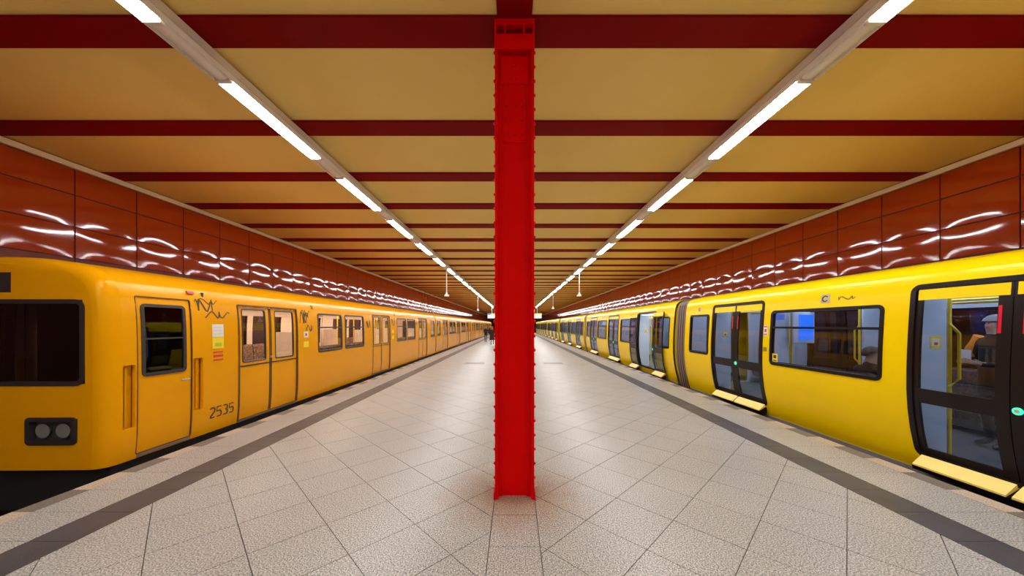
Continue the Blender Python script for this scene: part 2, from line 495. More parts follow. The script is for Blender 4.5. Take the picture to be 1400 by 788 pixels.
for s, n in ((-1, 'left'), (1, 'right')):
    w = MB().box(min(s * WALL_X, s * (WALL_X + 0.3)), max(s * WALL_X, s * (WALL_X + 0.3)), Y0, Y1, -1.3, CEIL_Z + 0.1).build('wall_' + n, 'enamel_joint')
    tag(w, '%s station wall clad in glossy orange-red enamel panels' % n, kind='structure')
    w.location = (0, 0, 0)
    # joint position measured along the wall: joints every PW
    base = 456 * WALL_X / 602.5 if s < 0 else 456 * WALL_X / 583.0
    k0 = -int((base + 1.0) / PW)
    for c in range(98):
        yc = base + (c - 2) * PW + PW / 2
        if yc > Y1 - 0.6: break
        for ri, (za, zb) in enumerate(ROWS):
            o = obj('wall_panel', random.choice(pm[ri]), w, (s * WALL_X, yc, (za + zb) / 2))
            o.rotation_euler = (0, 0, math.pi if s > 0 else 0)
    lower = MB()
    for c in range(-13, 96):
        yc = base + (c - 2) * PW
        if yc < Y0 + 0.2 or yc > Y1 - 1: continue
        for (za, zb) in [(2.37, 2.95), (1.79, 2.37), (1.21, 1.79), (0.63, 1.21), (0.05, 0.63)] + ([] if c >= 0 else ROWS):
            xa, xb = (-WALL_X, -WALL_X + 0.02) if s < 0 else (WALL_X - 0.02, WALL_X)
            lower.box(xa, xb, yc + 0.007, yc + PW - 0.007, za + 0.007, zb - 0.007)
    tag(lower.build('lower_panels', 'enamel_dull', w, recalc=False), kind='stuff')
    t = MB().box(min(s * WALL_X, s * (WALL_X - 0.07)), max(s * WALL_X, s * (WALL_X - 0.07)), Y0, Y1, 4.605, BEAM_Z - 0.001).build('trim_1' if s < 0 else 'trim_2', 'cove')
    tag(t, 'cream cable duct along the top of the %s wall' % n, kind='structure')

# far end of the hall: dark wall with the two tunnel mouths; wall behind the camera
wb = plate([-8.5, -7.9, -4.75, 4.75, 7.9, 8.5], [-1.3, 3.1, 4.9], lambda u, z, o: (u, Y1 - o, z), 0.4, skip=lambda u, z: 4.75 < abs(u) < 7.9 and z < 3.1).build('wall_back', 'dark_end')
tag(wb, 'dark end wall of the hall with two tunnel mouths', kind='structure')
for s in (-1, 1):
    tn = MB()
    tag(MB().box(s * 6.17 - 1.6, s * 6.17 + 1.6, 125, 125.3, -1.3, 3.4).build('wall_tunnel', 'dark_end'), 'dark tunnel end behind the train', kind='structure')
wf = MB().box(-8.5, 8.5, Y0 - 0.3, Y0, -1.3, 4.9).build('wall_front', 'cream')
tag(wf, 'plain wall closing the hall behind the viewer', kind='structure')

# ------------------------------------------------------------------ pillar
PY = 3.243
pil = empty('riveted_pillar', (0, PY, 0))
tag(pil, 'red riveted steel pillar standing in the middle of the platform', 'pillar')
PH = 4.39
HW = 0.192
for s in (-1, 1):
    MB().box(min(s * HW, s * (HW - 0.014)), max(s * HW, s * (HW - 0.014)), 0.0, 0.36, 0, PH).build('flange_plate', 'pillar_red', pil, bevel=0.002)
    for fy, dy in ((0.008, 1), (0.352, -1)):
        b = MB(); x0, x1 = s * (HW - 0.014), s * (HW - 0.055)
        # angle iron: one leg on the flange, one on the web
        P = [(x0, fy), (s * (HW - 0.03), fy), (s * (HW - 0.03), fy + dy * 0.062), (s * (HW - 0.072), fy + dy * 0.062), (s * (HW - 0.072), fy + dy * 0.078), (x0, fy + dy * 0.078)]
        b.prism(P, 0, PH).build('angle_iron', 'pillar_red', pil)
MB().box(-HW + 0.014, HW - 0.014, 0.086, 0.274, 0.0, PH).build('web', 'pillar_red', pil)
def dome(r, hgt, axis):
    b = MB(); V = []; n = 8; Fc = []
    for i, (rr, hh) in enumerate(((1, 0), (0.86, 0.55), (0.5, 0.88))):
        for k in range(n):
            a = 2 * math.pi * k / n; c, d = rr * r * math.cos(a), rr * r * math.sin(a)
            V.append((hh * hgt, c, d) if axis == 'x' else (c, -hh * hgt, d))
    V.append((hgt, 0, 0) if axis == 'x' else (0, -hgt, 0))
    for i in range(2):
        for k in range(n): Fc.append((i * n + k, i * n + (k + 1) % n, (i + 1) * n + (k + 1) % n, (i + 1) * n + k))
    for k in range(n): Fc.append((2 * n + k, 2 * n + (k + 1) % n, 3 * n))
    return b.add(V, Fc).mesh('rivet', ['pillar_red'], smooth=60)
rivx, rivy = dome(0.017, 0.017, 'x'), dome(0.016, 0.014, 'y')
nr = 31
for s in (-1, 1):
    for k in range(nr):
        for fy in (0.045, 0.315):
            r = obj('rivet', rivx, pil, (s * HW, fy, 0.20 + k * 0.1395))
            if s < 0: r.rotation_euler = (0, 0, math.pi)
# splice plate and bolts below the head, seat bracket, base clips
MB().box(-0.118, 0.118, 0.072, 0.087, 3.52, PH - 0.16).build('splice_plate', 'pillar_red', pil, bevel=0.002)
MB().box(-0.14, 0.14, 0.055, 0.087, PH - 0.30, PH - 0.03).build('upper_splice_plate', 'pillar_red', pil, bevel=0.003)
for zz in (3.60, 3.74, 3.88):
    for xx in (-0.075, 0.0, 0.075): obj('rivet', rivy, pil, (xx, 0.072, zz))
for zz in (4.13, 4.27):
    obj('rivet', rivy, pil, (0, 0.055, zz))
MB().box(-0.196, 0.196, 0.0, 0.38, PH, PH + 0.150).build('bearing_plate', 'pillar_red', pil, bevel=0.004)
hb = MB().box(-0.190, 0.190, 0.05, 0.35, PH + 0.15, BEAM_Z - 0.013).build('bearing_block', 'beam_red', pil)  # darker beam red puts the shade at the pillar head into the colour
for xx in (-0.187, -0.092, 0.092, 0.187):
    MB().box(xx - 0.009, xx + 0.009, 0.004, 0.05, PH + 0.15, PH + 0.235).build('gusset', 'pillar_red', pil)
MB().box(-0.196, 0.196, 0.002, 0.05, PH + 0.235, BEAM_Z - 0.013).build('head_plate', 'pillar_red', pil)
for s in (-1, 1):
    MB().box(min(s * (HW + 0.001), s * (HW + 0.012)), max(s * (HW + 0.001), s * (HW + 0.012)), -0.004, 0.34, 0.0, 0.075).build('base_cleat', 'pillar_red', pil, bevel=0.003)
    MB().tube([(s * (HW + 0.006), 0.05, 0.105), (s * (HW + 0.03), 0.05, 0.105)], 0.011, 8).build('base_bolt', 'bolt_grey', pil, smooth=40)

# ------------------------------------------------------------------ light strips
LX, LZ = 3.3, 4.50
LAMP_L, LAMP_P = 1.71, 2.5
def lens_mesh():
    b = MB(); n = 8; V = []; L = LAMP_L
    st = [(0.0, 0.35), (0.03, 0.8), (0.07, 1.0), (L - 0.07, 1.0), (L - 0.03, 0.8), (L, 0.35)]
    for yy, sc in st:
        for k in range(n + 1):
            a = math.pi * k / n
            V.append((-0.068 * math.cos(a), yy, -0.055 * math.sin(a) * sc))
    Fc = [(i * (n + 1) + k, i * (n + 1) + k + 1, (i + 1) * (n + 1) + k + 1, (i + 1) * (n + 1) + k) for i in range(len(st) - 1) for k in range(n)]
    Fc += [tuple(range(n + 1)), tuple((len(st) - 1) * (n + 1) + k for k in range(n, -1, -1))]
    return b.add(V, Fc).mesh('lamp_tube', ['lamp_tube'], smooth=50)
lens = lens_mesh()
def cover_mesh():
    b = MB(); n = 6; V = []; L = LAMP_P - LAMP_L - 0.02
    for yy in (0, L):
        for k in range(n + 1):
            a = math.pi * k / n; V.append((-0.078 * math.cos(a), yy, -0.035 * math.sin(a)))
    Fc = [(k, k + 1, n + 2 + k, n + 1 + k) for k in range(n)] + [tuple(range(n + 1)), tuple(range(2 * n + 1, n, -1))]
    return b.add(V, Fc).mesh('blank_cover', ['lamp_white'], smooth=50)
cover = cover_mesh()
clipm = MB().box(-0.085, 0.085, 0, 0.05, -0.046, 0.0).mesh('end_clip', ['lamp_clip'], bevel=0.004)
for s, n in ((-1, 'left'), (1, 'right')):
    st = empty('light_strip', (s * LX, 0, LZ))
    tag(st, 'long white fluorescent light strip running above the %s half of the platform' % n, 'light')
    # trunking: shallow tray section, side lips added to cut sideways lamp light
    P = [(-0.092, 0.0), (0.092, 0.0), (0.096, -0.028), (0.104, -0.028), (0.105, 0.035), (0.075, 0.075), (-0.075, 0.075), (-0.105, 0.035), (-0.104, -0.028), (-0.096, -0.028)]
    b = MB(); m = len(P)
    b.add([(x, Y0 + 0.05, z) for x, z in P] + [(x, Y1 - 0.05, z) for x, z in P],
          [tuple(range(m)), tuple(range(2 * m - 1, m - 1, -1))] + [(i, (i + 1) % m, (i + 1) % m + m, i + m) for i in range(m)])
    b.build('trunking', 'lamp_white', st)
    MB().box(-0.035, 0.035, Y0 + 0.05, Y1 - 0.05, 0.076, BEAM_Z - LZ).build('mounting_rail', 'lamp_clip', st)  # assumed mount, added to give the dark band beside the strip
    y = 3.81 - 5 * LAMP_P
    while y < Y1 - 3:
        if y > Y0 + 0.2:
            L_ = obj('lamp_tube', lens, st, (0, y, -0.001))
            if y < 34 and y > 0:
                obj('end_clip', clipm, L_, (0, -0.055, 0)); obj('end_clip', clipm, L_, (0, LAMP_L + 0.005, 0))
            obj('blank_cover', cover, st, (0, y + LAMP_L + 0.01, -0.001))
        y += LAMP_P

# hanging speakers on rods, and the platform signs
def hanging_speaker(x, y, zb, label):
    t = empty('hanging_speaker', (x, y, zb)); tag(t, label, 'speaker', 'hanging speakers under the light strips')
    MB().tube([(0, 0, 0.1), (0, 0, LZ - zb - 0.058)], 0.022, 8).build('rod', 'lamp_white', t, smooth=40)
    MB().tube([(0, 0, 0.0), (0, 0, 0.05), (0, 0, 0.10), (0, 0, 0.22)], [0.13, 0.13, 0.06, 0.03], 12).build('horn', 'lamp_white', t, smooth=40)
    MB().tube([(0, 0, LZ - zb - 0.11), (0, 0, LZ - zb - 0.058)], 0.05, 10).build('ceiling_cup', 'lamp_white', t, smooth=40)
hanging_speaker(-LX, 16.2, 3.10, 'nearer white rod-hung speaker under the left light strip')
hanging_speaker(LX, 17.0, 3.17, 'nearer white rod-hung speaker under the right light strip')
hanging_speaker(-LX, 30.0, 3.0, 'farther small rod-hung speaker under the left light strip')
hanging_speaker(LX, 28.6, 3.1, 'farther small rod-hung speaker under the right light strip')
def platform_sign(x, y, label):
    t = empty('platform_sign', (x, y, 2.62)); tag(t, label, 'sign')
    MB().box(-0.8, 0.8, -0.09, 0.09, 0, 0.68).build('case', 'lamp_white', t, bevel=0.01)
    MB().box(-0.76, 0.76, -0.098, -0.091, 0.04, 0.50).build('display_face', 'sign_white', t)
    MB().box(-0.30, 0.76, -0.098, -0.091, 0.52, 0.65).build('line_strip', 'sign_yellow', t)
    MB().box(-0.76, -0.34, -0.098, -0.091, 0.52, 0.65).build('line_box', 'sticker_blue', t)
    for xx in (-0.2, 0.2): MB().tube([(xx, 0, 0.68), (xx, 0, CEIL_Z - 2.62)], 0.03, 8).build('rod', 'lamp_white', t, smooth=40)
platform_sign(-2.85, 45, 'white lit destination sign hanging far along the left side')
platform_sign(2.85, 45, 'white lit destination sign hanging far along the right side')

for x, lab in ((-1.78, 'flat grey metal floor hatch in the left half of the platform'), (1.72, 'flat grey metal floor hatch in the right half of the platform')):
    t = empty('floor_hatch', (x, 14.95, 0.0)); tag(t, lab, 'hatch')
    plate([-0.45, -0.42, 0.42, 0.45], [-0.35, -0.32, 0.32, 0.35], lambda u, v, o: (u, v, 0.006 + o), 0.006, skip=lambda u, v: abs(u) < 0.42 and abs(v) < 0.32).build('hatch_frame', 'rail_steel', t)
    MB().box(-0.418, 0.418, -0.318, 0.318, 0.0, 0.004).build('hatch_plate', 'hatch_metal', t)
# ------------------------------------------------------------------ train building
class Side:
    """maps (u along the car, z, offset outwards) on one flank of a car; s = world x sign of the platform flank, f = +1 platform flank / -1 far flank"""
    def __init__(self, knots, s, L):
        self.curve = catmull(knots, 8)
        z = [p[1] for p in self.curve]
        self.zs = np.array(z); self.ws = np.array([p[0] for p in self.curve]); self.s = s; self.L = L
    def W(self, z): return float(np.interp(z, self.zs, self.ws))
    def F(self, f=1, mirror=False):
        def g(u, z, off=0.0):
            return (self.s * f * (self.W(z) + off), (self.L - u) if mirror else u, z)
        return g
    def half(self, zlv, zsplit):
        return [(self.W(z), z) for z in zlv if z <= zsplit + 1e-6] + [p for p in self.curve if p[1] > zsplit + 0.01]

def body_mesh(name, side, L, zlv, zsplit, openings, mats, thick=0.045, u_start=0.0, ext=0.0, mirror=False):
    """closed tube of the car body with openings (u0, u1, z0, z1) on both flanks; back faces are the interior lining"""
    hp = side.half(zlv, zsplit); full = hp + [(-w, z) for w, z in reversed(hp[:-1])]
    n = len(full); N = []
    for k in range(n):
        a = full[max(k - 1, 0)]; c = full[min(k + 1, n - 1)]
        dw, dz = c[0] - a[0], c[1] - a[1]; l = math.hypot(dw, dz)
        N.append((dz / l, -dw / l))
    us = levels(u_start, L - ext, 1.1, [o[0] for o in openings] + [o[1] for o in openings])
    def F(u, v, off):
        k = int(round(v)); w, z = full[k]
        return (side.s * (w + N[k][0] * off), (L - u) if mirror else u, z + N[k][1] * off)
    def skip(u, v):
        k = int(math.floor(v)); z = (full[k][1] + full[k + 1][1]) / 2; f = 1 if full[k][0] + full[k + 1][0] > 0 else -1
        for o in openings:
            if o[0] < u < o[1] and o[2] < z < o[3] and (len(o) < 5 or o[4] == f): return True
        return False
    return plate(us, list(range(n)), F, thick, skip, back_mi=1), full

def end_cap(side, zlv, zsplit, y, hole, thick=0.04, shrink=1.0, dirn=1):
    hp = side.half(zlv, zsplit)
    ts = sorted(set([-1, -0.75, -0.5, 0.5, 0.75, 1]))
    def F(u, v, off):
        w, z = hp[int(round(v))]; return (side.s * u * w * shrink, y - off * dirn, z)
    def skip(u, v):
        k = int(math.floor(v)); z = (hp[k][1] + hp[k + 1][1]) / 2
        return abs(u) < 0.5 and hole[0] < z < hole[1]
    return plate(ts, list(range(len(hp))), F, thick, skip, back_mi=1)

# ---------------------------- right train: bulged yellow articulated cars
IKX = 6.02; IKL = 12.45; IKP = 13.1; IKY = -2.98
ik = Side([(1.03, -0.08), (1.06, 0.0), (1.10, 0.16), (1.170, 0.5), (1.205, 0.92), (1.192, 1.5), (1.146, 2.15), (1.09, 2.33), (0.99, 2.42), (0.80, 2.475), (0.45, 2.53), (0.0, 2.545)], -1, IKL)
DOORS = (2.145, 6.225, 10.305); DH = 0.845; DZ0, DZ1 = 0.13, 2.19
WINS = ((0.27, 1.18), (3.17, 5.10), (7.35, 9.28), (11.27, 12.18)); WZ0, WZ1 = 0.96, 1.975
def ik_door(parent, c, f, opened=False, mirror=False, plain=False):
    F = ik.F(f, mirror)
    fr = ring(F, c - DH, c + DH, DZ0 - 0.02, DZ1, 0.10, 0.055, 0.012, 0.07).build('door', 'ik_black', parent, smooth=40)
    for k, sd in enumerate((-1, 1)):
        w = DH - 0.055; a, b = (c - w, c - 0.004) if sd < 0 else (c + 0.004, c + w)
        sh, lift = 0.0, 0.0
        if opened: sh = sd * 0.74; lift = 0.075
        a += sh; b += sh
        G = lambda u, z, o=0.0, lift=lift: F(u, z, o + lift - 0.004)
        ga, gb = (a + 0.055, b - 0.10) if sd < 0 else (a + 0.10, b - 0.055)
        us = [a, ga, gb, b]
        zs = levels(DZ0 + 0.02, DZ1 - 0.055, 0.1, (0.24, 0.78, 0.95, 2.0))
        plate(us, zs, G, 0.03, skip=lambda u, z: ga < u < gb and (0.24 < z < 0.78 or 0.95 < z < 2.0)).build('door_leaf', 'ik_black', fr, smooth=30)
        patch(G, a + 0.02, b - 0.02, 2.0, DZ1 - 0.065, 0.004, 0.004).build('header_panel', 'ik_yellow', fr, smooth=30)
        patch(G, ga - 0.005, gb + 0.005, 0.945, 2.0, -0.006, 0.006, 8).build('upper_pane', 'ik_glass', fr, smooth=30)
        patch(G, ga - 0.005, gb + 0.005, 0.235, 0.785, -0.006, 0.006, 6).build('lower_pane', 'ik_glass', fr, smooth=30)
        e = gb + 0.02 if sd < 0 else ga - 0.02
        patch(G, min(e, e + sd * 0.0) - 0.012, e + 0.012, 1.62, 1.90, 0.004, 0.004).build('warning_light', 'door_red', fr, smooth=30)
        if f > 0:
            # slanted sill ledge bridging the gap to the platform
            la, lb = a + 0.01, b - 0.02 if sd < 0 else b - 0.01
            w0 = ik.W(0.14) + lift; w1 = w0 + 0.125
            m = MB(); s_ = ik.s
            yy = lambda u: (IKL - u) if mirror else u
            P = [(w0 - 0.02, 0.140), (w0 + 0.012, 0.142), (w1, 0.038), (w1, 0.020), (w0 - 0.02, 0.105)]
            n = len(P)
            m.add([(s_ * w, yy(la), z) for w, z in P] + [(s_ * w, yy(lb), z) for w, z in P],
                  [tuple(range(n)), tuple(range(2 * n - 1, n - 1, -1))] + [(i, (i + 1) % n, (i + 1) % n + n, i + n) for i in range(n)])
            m.build('sill_ledge', 'ik_ledge', fr)
            m = MB(); P = [(w0 - 0.02, 0.100), (w1 - 0.005, 0.014), (w1 - 0.02, -0.03), (w0 - 0.02, -0.03)]; n = 4
            m.add([(s_ * w, yy(la - 0.012), z) for w, z in P] + [(s_ * w, yy(lb + 0.012), z) for w, z in P],
                  [tuple(range(n)), tuple(range(2 * n - 1, n - 1, -1))] + [(i, (i + 1) % n, (i + 1) % n + n, i + n) for i in range(n)])
            m.build('ledge_bracket', 'ik_black', fr)
            if sd < 0:
                # green-lit opening button with a dark ring
                p = G(b - 0.05, 0.875, 0.0); q = G(b - 0.05, 0.875, 0.012); r_ = G(b - 0.05, 0.875, 0.017)
                MB().tube([p, q], 0.036, 14).build('button_ring', 'button_green', fr, smooth=40)
                MB().tube([q, r_], 0.018, 12).build('door_button', 'plate_beige', fr, smooth=40)
    return fr

def ik_window(parent, w, f, mirror=False):
    F = ik.F(f, mirror)
    fr = ring(F, w[0], w[1], WZ0, WZ1, 0.085, 0.05, 0.010, 0.06).build('window', 'ik_black', parent, smooth=40)
    patch(F, w[0] + 0.045, w[1] - 0.045, WZ0 + 0.045, WZ1 - 0.045, -0.012, 0.006, 8).build('pane', 'ik_glass', fr, smooth=30)
    if w[1] - w[0] > 1.2:
        patch(F, w[0] + 0.048, w[1] - 0.048, 1.64, 1.675, 0.002, 0.02, 1).build('glazing_bar', 'ik_black', fr)
    return fr

def make_ik(label, opened=(), cab=False, detail=True):
    root = empty('train_car', (IKX, IKY, 0)); s = -1
    wins = list(WINS); doors = list(DOORS)
    if cab: wins = wins[1:]
    op = [(c - DH + 0.03, c + DH - 0.03, DZ0, DZ1 - 0.03) for c in doors] + [(w[0] + 0.03, w[1] - 0.03, WZ0 + 0.03, WZ1 - 0.03) for w in wins]
    zlv = levels(-0.06, 2.30, 0.11, (DZ0, DZ1 - 0.03, WZ0 + 0.03, WZ1 - 0.03))
    b, full = body_mesh('body', ik, IKL, zlv, 2.30, op, None)
    b.build('body', ['ik_yellow', 'ik_inside'], root, smooth=35)
    for y, d in ((0.0, 1), (IKL, -1)):
        end_cap(ik, zlv, 2.30, y, (0.1, 2.05), dirn=d).build('end_wall', ['ik_yellow', 'ik_inside'], root)
    MB().box(-1.055, 1.055, 0.05, IKL - 0.05, -0.55, -0.062).build('skirt', 'ik_skirt', root)
    for c in doors:
        ik_door(root, c, 1, c in opened); ik_door(root, c, -1)
    for w in wins:
        ik_window(root, w, 1); ik_window(root, w, -1)
    # interior
    MB().box(-1.03, 1.03, 0.05, IKL - 0.05, 0.02, 0.10).build('car_floor', 'ik_floor', root)
    MB().box(-0.98, 0.98, 0.06, IKL - 0.06, 2.22, 2.25).build('ceiling_lining', 'ik_inside', root)
    for xx in (-0.55, 0.55):
        MB().box(xx - 0.06, xx + 0.06, 0.3, IKL - 0.3, 2.195, 2.219).build('ceiling_light', 'ceiling_lamp', root)
    for xx in (-0.42, 0.42):
        MB().tube([(xx, 0.4, 2.02), (xx, IKL - 0.4, 2.02)], 0.017, 8).build('grab_rail', 'rail_yellow', root, smooth=40)
    for c in doors:
        for e in (-1, 1):
            for f in (-1, 1):
                yy = c + e * (DH + 0.02)
                m = MB(); P = [(f * 0.72, 0.10), (f * 1.05, 0.10), (f * 1.14, 0.6), (f * 1.155, 1.2), (f * 1.11, 2.1), (f * 0.72, 2.1)]; n = len(P)
                m.add([(x, yy - 0.02, z) for x, z in P] + [(x, yy + 0.02, z) for x, z in P],
                      [tuple(range(n)), tuple(range(2 * n - 1, n - 1, -1))] + [(i, (i + 1) % n, (i + 1) % n + n, i + n) for i in range(n)])
                pt = m.build('door_partition', 'partition', root)
                if detail and f > 0: pass
                MB().tube([(f * 0.66, yy, 0.10), (f * 0.66, yy, 2.2)], 0.018, 8).build('pole', 'rail_yellow', root, smooth=40)
                MB().tube([(f * 0.70, yy + e * -0.03, 0.95), (f * 0.66, yy - e * 0.09, 1.05), (f * 0.66, yy - e * 0.09, 1.6), (f * 0.70, yy - e * 0.03, 1.72)], 0.015, 8).build('grab_handle', 'rail_yellow', root, smooth=40)
    runs = [(doors[0] + DH + 0.06, doors[1] - DH - 0.06), (doors[1] + DH + 0.06, doors[2] - DH - 0.06), (doors[2] + DH + 0.06, IKL - 0.12)] + ([] if cab else [(0.12, doors[0] - DH - 0.06)])
    for (a, c) in runs:
        nseat = max(1, int(round((c - a) / 0.48)))
        for f in (-1, 1):
            for k in range(nseat):
                ya = a + (c - a) * k / nseat + 0.012; yb_ = a + (c - a) * (k + 1) / nseat - 0.012
                # bench seat: cushion and curved back in one moulded piece
                P = [(1.10, 0.30), (0.66, 0.30), (0.62, 0.42), (0.66, 0.54), (0.92, 0.50), (1.02, 0.60), (1.06, 0.98), (1.12, 1.02), (1.16, 0.98), (1.13, 0.45)]
                n = len(P); m = MB()
                m.add([(f * x, ya, z) for x, z in P] + [(f * x, yb_, z) for x, z in P],
                      [tuple(range(n)), tuple(range(2 * n - 1, n - 1, -1))] + [(i, (i + 1) % n, (i + 1) % n + n, i + n) for i in range(n)])
                m.build('seat', 'ik_seat', root)
    # gangway bellows towards the next car
    nb = 20; folds = 5; Vr = []
    hp = [(w * 0.955, z if z > 0.2 else z - 0.06) for w, z in full]; cx = 0; b = MB(); npts = len(hp)
    for i in range(nb + 1):
        t = i / nb; d = 0.5 - 0.5 * math.cos(2 * math.pi * folds * t); sc = 0.955 + 0.045 * d
        for w, z in hp: b.v.append((w * sc, IKL + 0.01 + t * (IKP - IKL - 0.02), 0.0 + (z - 1.0) * (0.97 + 0.03 * d) + 1.0 if z > 1 else z))
    for i in range(nb):
        for k in range(npts - 1):
            b.f.append((i * npts + k, i * npts + k + 1, (i + 1) * npts + k + 1, (i + 1) * npts + k)); b.mi.append(0 if i % 4 in (1, 2) else 1)  # ridges painted lighter, valleys darker, to draw the fold shading
    b.build('gangway_bellows', ['bellows', 'bellows_shade'], root)
    # small roof-edge badge beside the small window
    F = ik.F(1)
    for u in (8.2,) if not cab else ():
        badge(root, F, u, 2.115, 0.075)
    badge(root, F, 11.75, 2.115, 0.055)
    tag(root, label, 'train car', 'cars of the right train')
    return root

def badge(root, F, u, z, h):
    p = patch(F, u - h, u + h, z - h * 0.9, z + h * 0.9, 0.006, 0.005, 2).build('badge_plate', 'plate_beige', root)
    pts = [(u - h * 0.6 * math.cos(a) * 1.0, z + h * 0.55 * math.sin(a)) for a in [0.6 + k * (5.1 / 14) for k in range(15)]]
    ribbon(F, pts, h * 0.28, 0.009, 0.002).build('badge_ring', 'ink', p)

car_a = make_ik('yellow car nearest on the right, its closed black doors cut by the picture edge')
car_b = make_ik('yellow car with one open door just beyond the first bellows on the right', opened=(DOORS[0],))
car_b.location.y = IKY + IKP
car_c = copy_tree(car_a); car_c.location.y = IKY + 2 * IKP
car_c['label'] = 'third yellow car along the right platform edge, every door closed'
car_d = make_ik('far yellow cab car with a blank end wall on the right track', cab=True)
car_d.location.y = IKY + 3 * IKP + 0.3
# cab doorway window of the far unit
Fd = ik.F(1)
cw = ring(Fd, 0.45, 0.95, 0.9, 1.95, 0.06, 0.05, 0.010, 0.05).build('cab_window', 'ik_black', car_d, smooth=40)
patch(Fd, 0.49, 0.91, 0.94, 1.91, 0.004, 0.004, 6).build('cab_pane', 'cab_glass', cw)
for k, lab in ((4, 'second to last small yellow car of the right train'), (5, 'last tiny yellow car of the right train beside the pillar')):
    c = copy_tree(car_c); c.location.y = IKY + k * IKP + 0.3; c['label'] = lab

# marks on the nearest right car
Fa = ik.F(1)
def scribble(root, F, u0, u1, z0, z1, seed, width, name='graffiti_tag', material='ink', n=26):
    r = random.Random(seed); pts = []
    for k in range(n):
        t = k / (n - 1)
        pts.append((u0 + (u1 - u0) * (t + 0.10 * math.sin(9.5 * t + seed)), (z0 + z1) / 2 + (z1 - z0) / 2 * math.sin(t * 17 + seed) * (0.6 + 0.4 * r.random())))
    return ribbon(F, pts, width, 0.004, 0.002).build(name, material, root)
def sticker(root, F, u, z, w, h, m, name='sticker', marks=()):
    o = patch(F, u - w / 2, u + w / 2, z - h / 2, z + h / 2, 0.005, 0.003, 2).build(name, m, root)
    for (du, dz, ww, hh, mm) in marks:
        patch(F, u + (du - ww / 2) * w, u + (du + ww / 2) * w, z + (dz - hh / 2) * h, z + (dz + hh / 2) * h, 0.007, 0.0015, 1).build('sticker_mark', mm, o)
    return o
scribble(car_a, Fa, 8.02, 7.72, 2.075, 2.13, 2, 0.012)
sticker(car_a, Fa, 9.395, 1.60, 0.10, 0.20, 'sticker_white', marks=((0, 0.0, 0.5, 0.30, 'sticker_red'), (0, 0.36, 0.8, 0.1, 'sticker_red'), (0, -0.36, 0.8, 0.1, 'sticker_red')))
sticker(car_a, Fa, 9.395, 1.24, 0.09, 0.08, 'ink_faint')
Fi = lambda u, z, o=0.0: Fa(u, z, o - 0.012)
sticker(car_a, Fi, 9.16, 1.10, 0.12, 0.15, 'sticker_yellow', marks=((0, 0.12, 0.55, 0.40, 'ink'), (0, -0.34, 0.7, 0.12, 'ink')))
sticker(car_a, Fi, 9.08, 1.85, 0.20, 0.10, 'sticker_blue')
# warning sticker on the partition by the nearest door, blue passenger screen on the far wall
def sticker_y(root, x, y, z, w, h):
    o = MB().box(x - w / 2, x + w / 2, y - 0.004, y, z - h / 2, z + h / 2).build('warning_sticker', 'sticker_yellow', root)
    MB().box(x - w * 0.36, x + w * 0.36, y - 0.006, y - 0.004, z - h * 0.28, z + h * 0.30).build('sticker_face', 'sticker_white', o)
    MB().box(x - w * 0.16, x + w * 0.16, y - 0.008, y - 0.006, z - h * 0.22, z + h * 0.02).build('sticker_mark', 'sticker_red', o)
sticker_y(car_a, -0.86, 6.225 + DH, 1.49, 0.13, 0.15)
sticker_y(car_a, -0.86, 10.305 + DH, 1.49, 0.13, 0.15)
sticker_y(car_b, -0.86, 2.145 + DH, 1.49, 0.13, 0.15)
o = MB().box(-0.745, -0.325, 9.305, 9.345, 1.36, 1.95).build('screen_case', 'ik_inside', car_a, bevel=0.01)
MB().box(-0.63, -0.36, 9.296, 9.304, 1.42, 1.90).build('screen', 'screen_blue', o)
MB().box(-0.56, -0.52, 9.31, 9.34, 1.951, 2.218).build('screen_hanger', 'ik_inside', o)

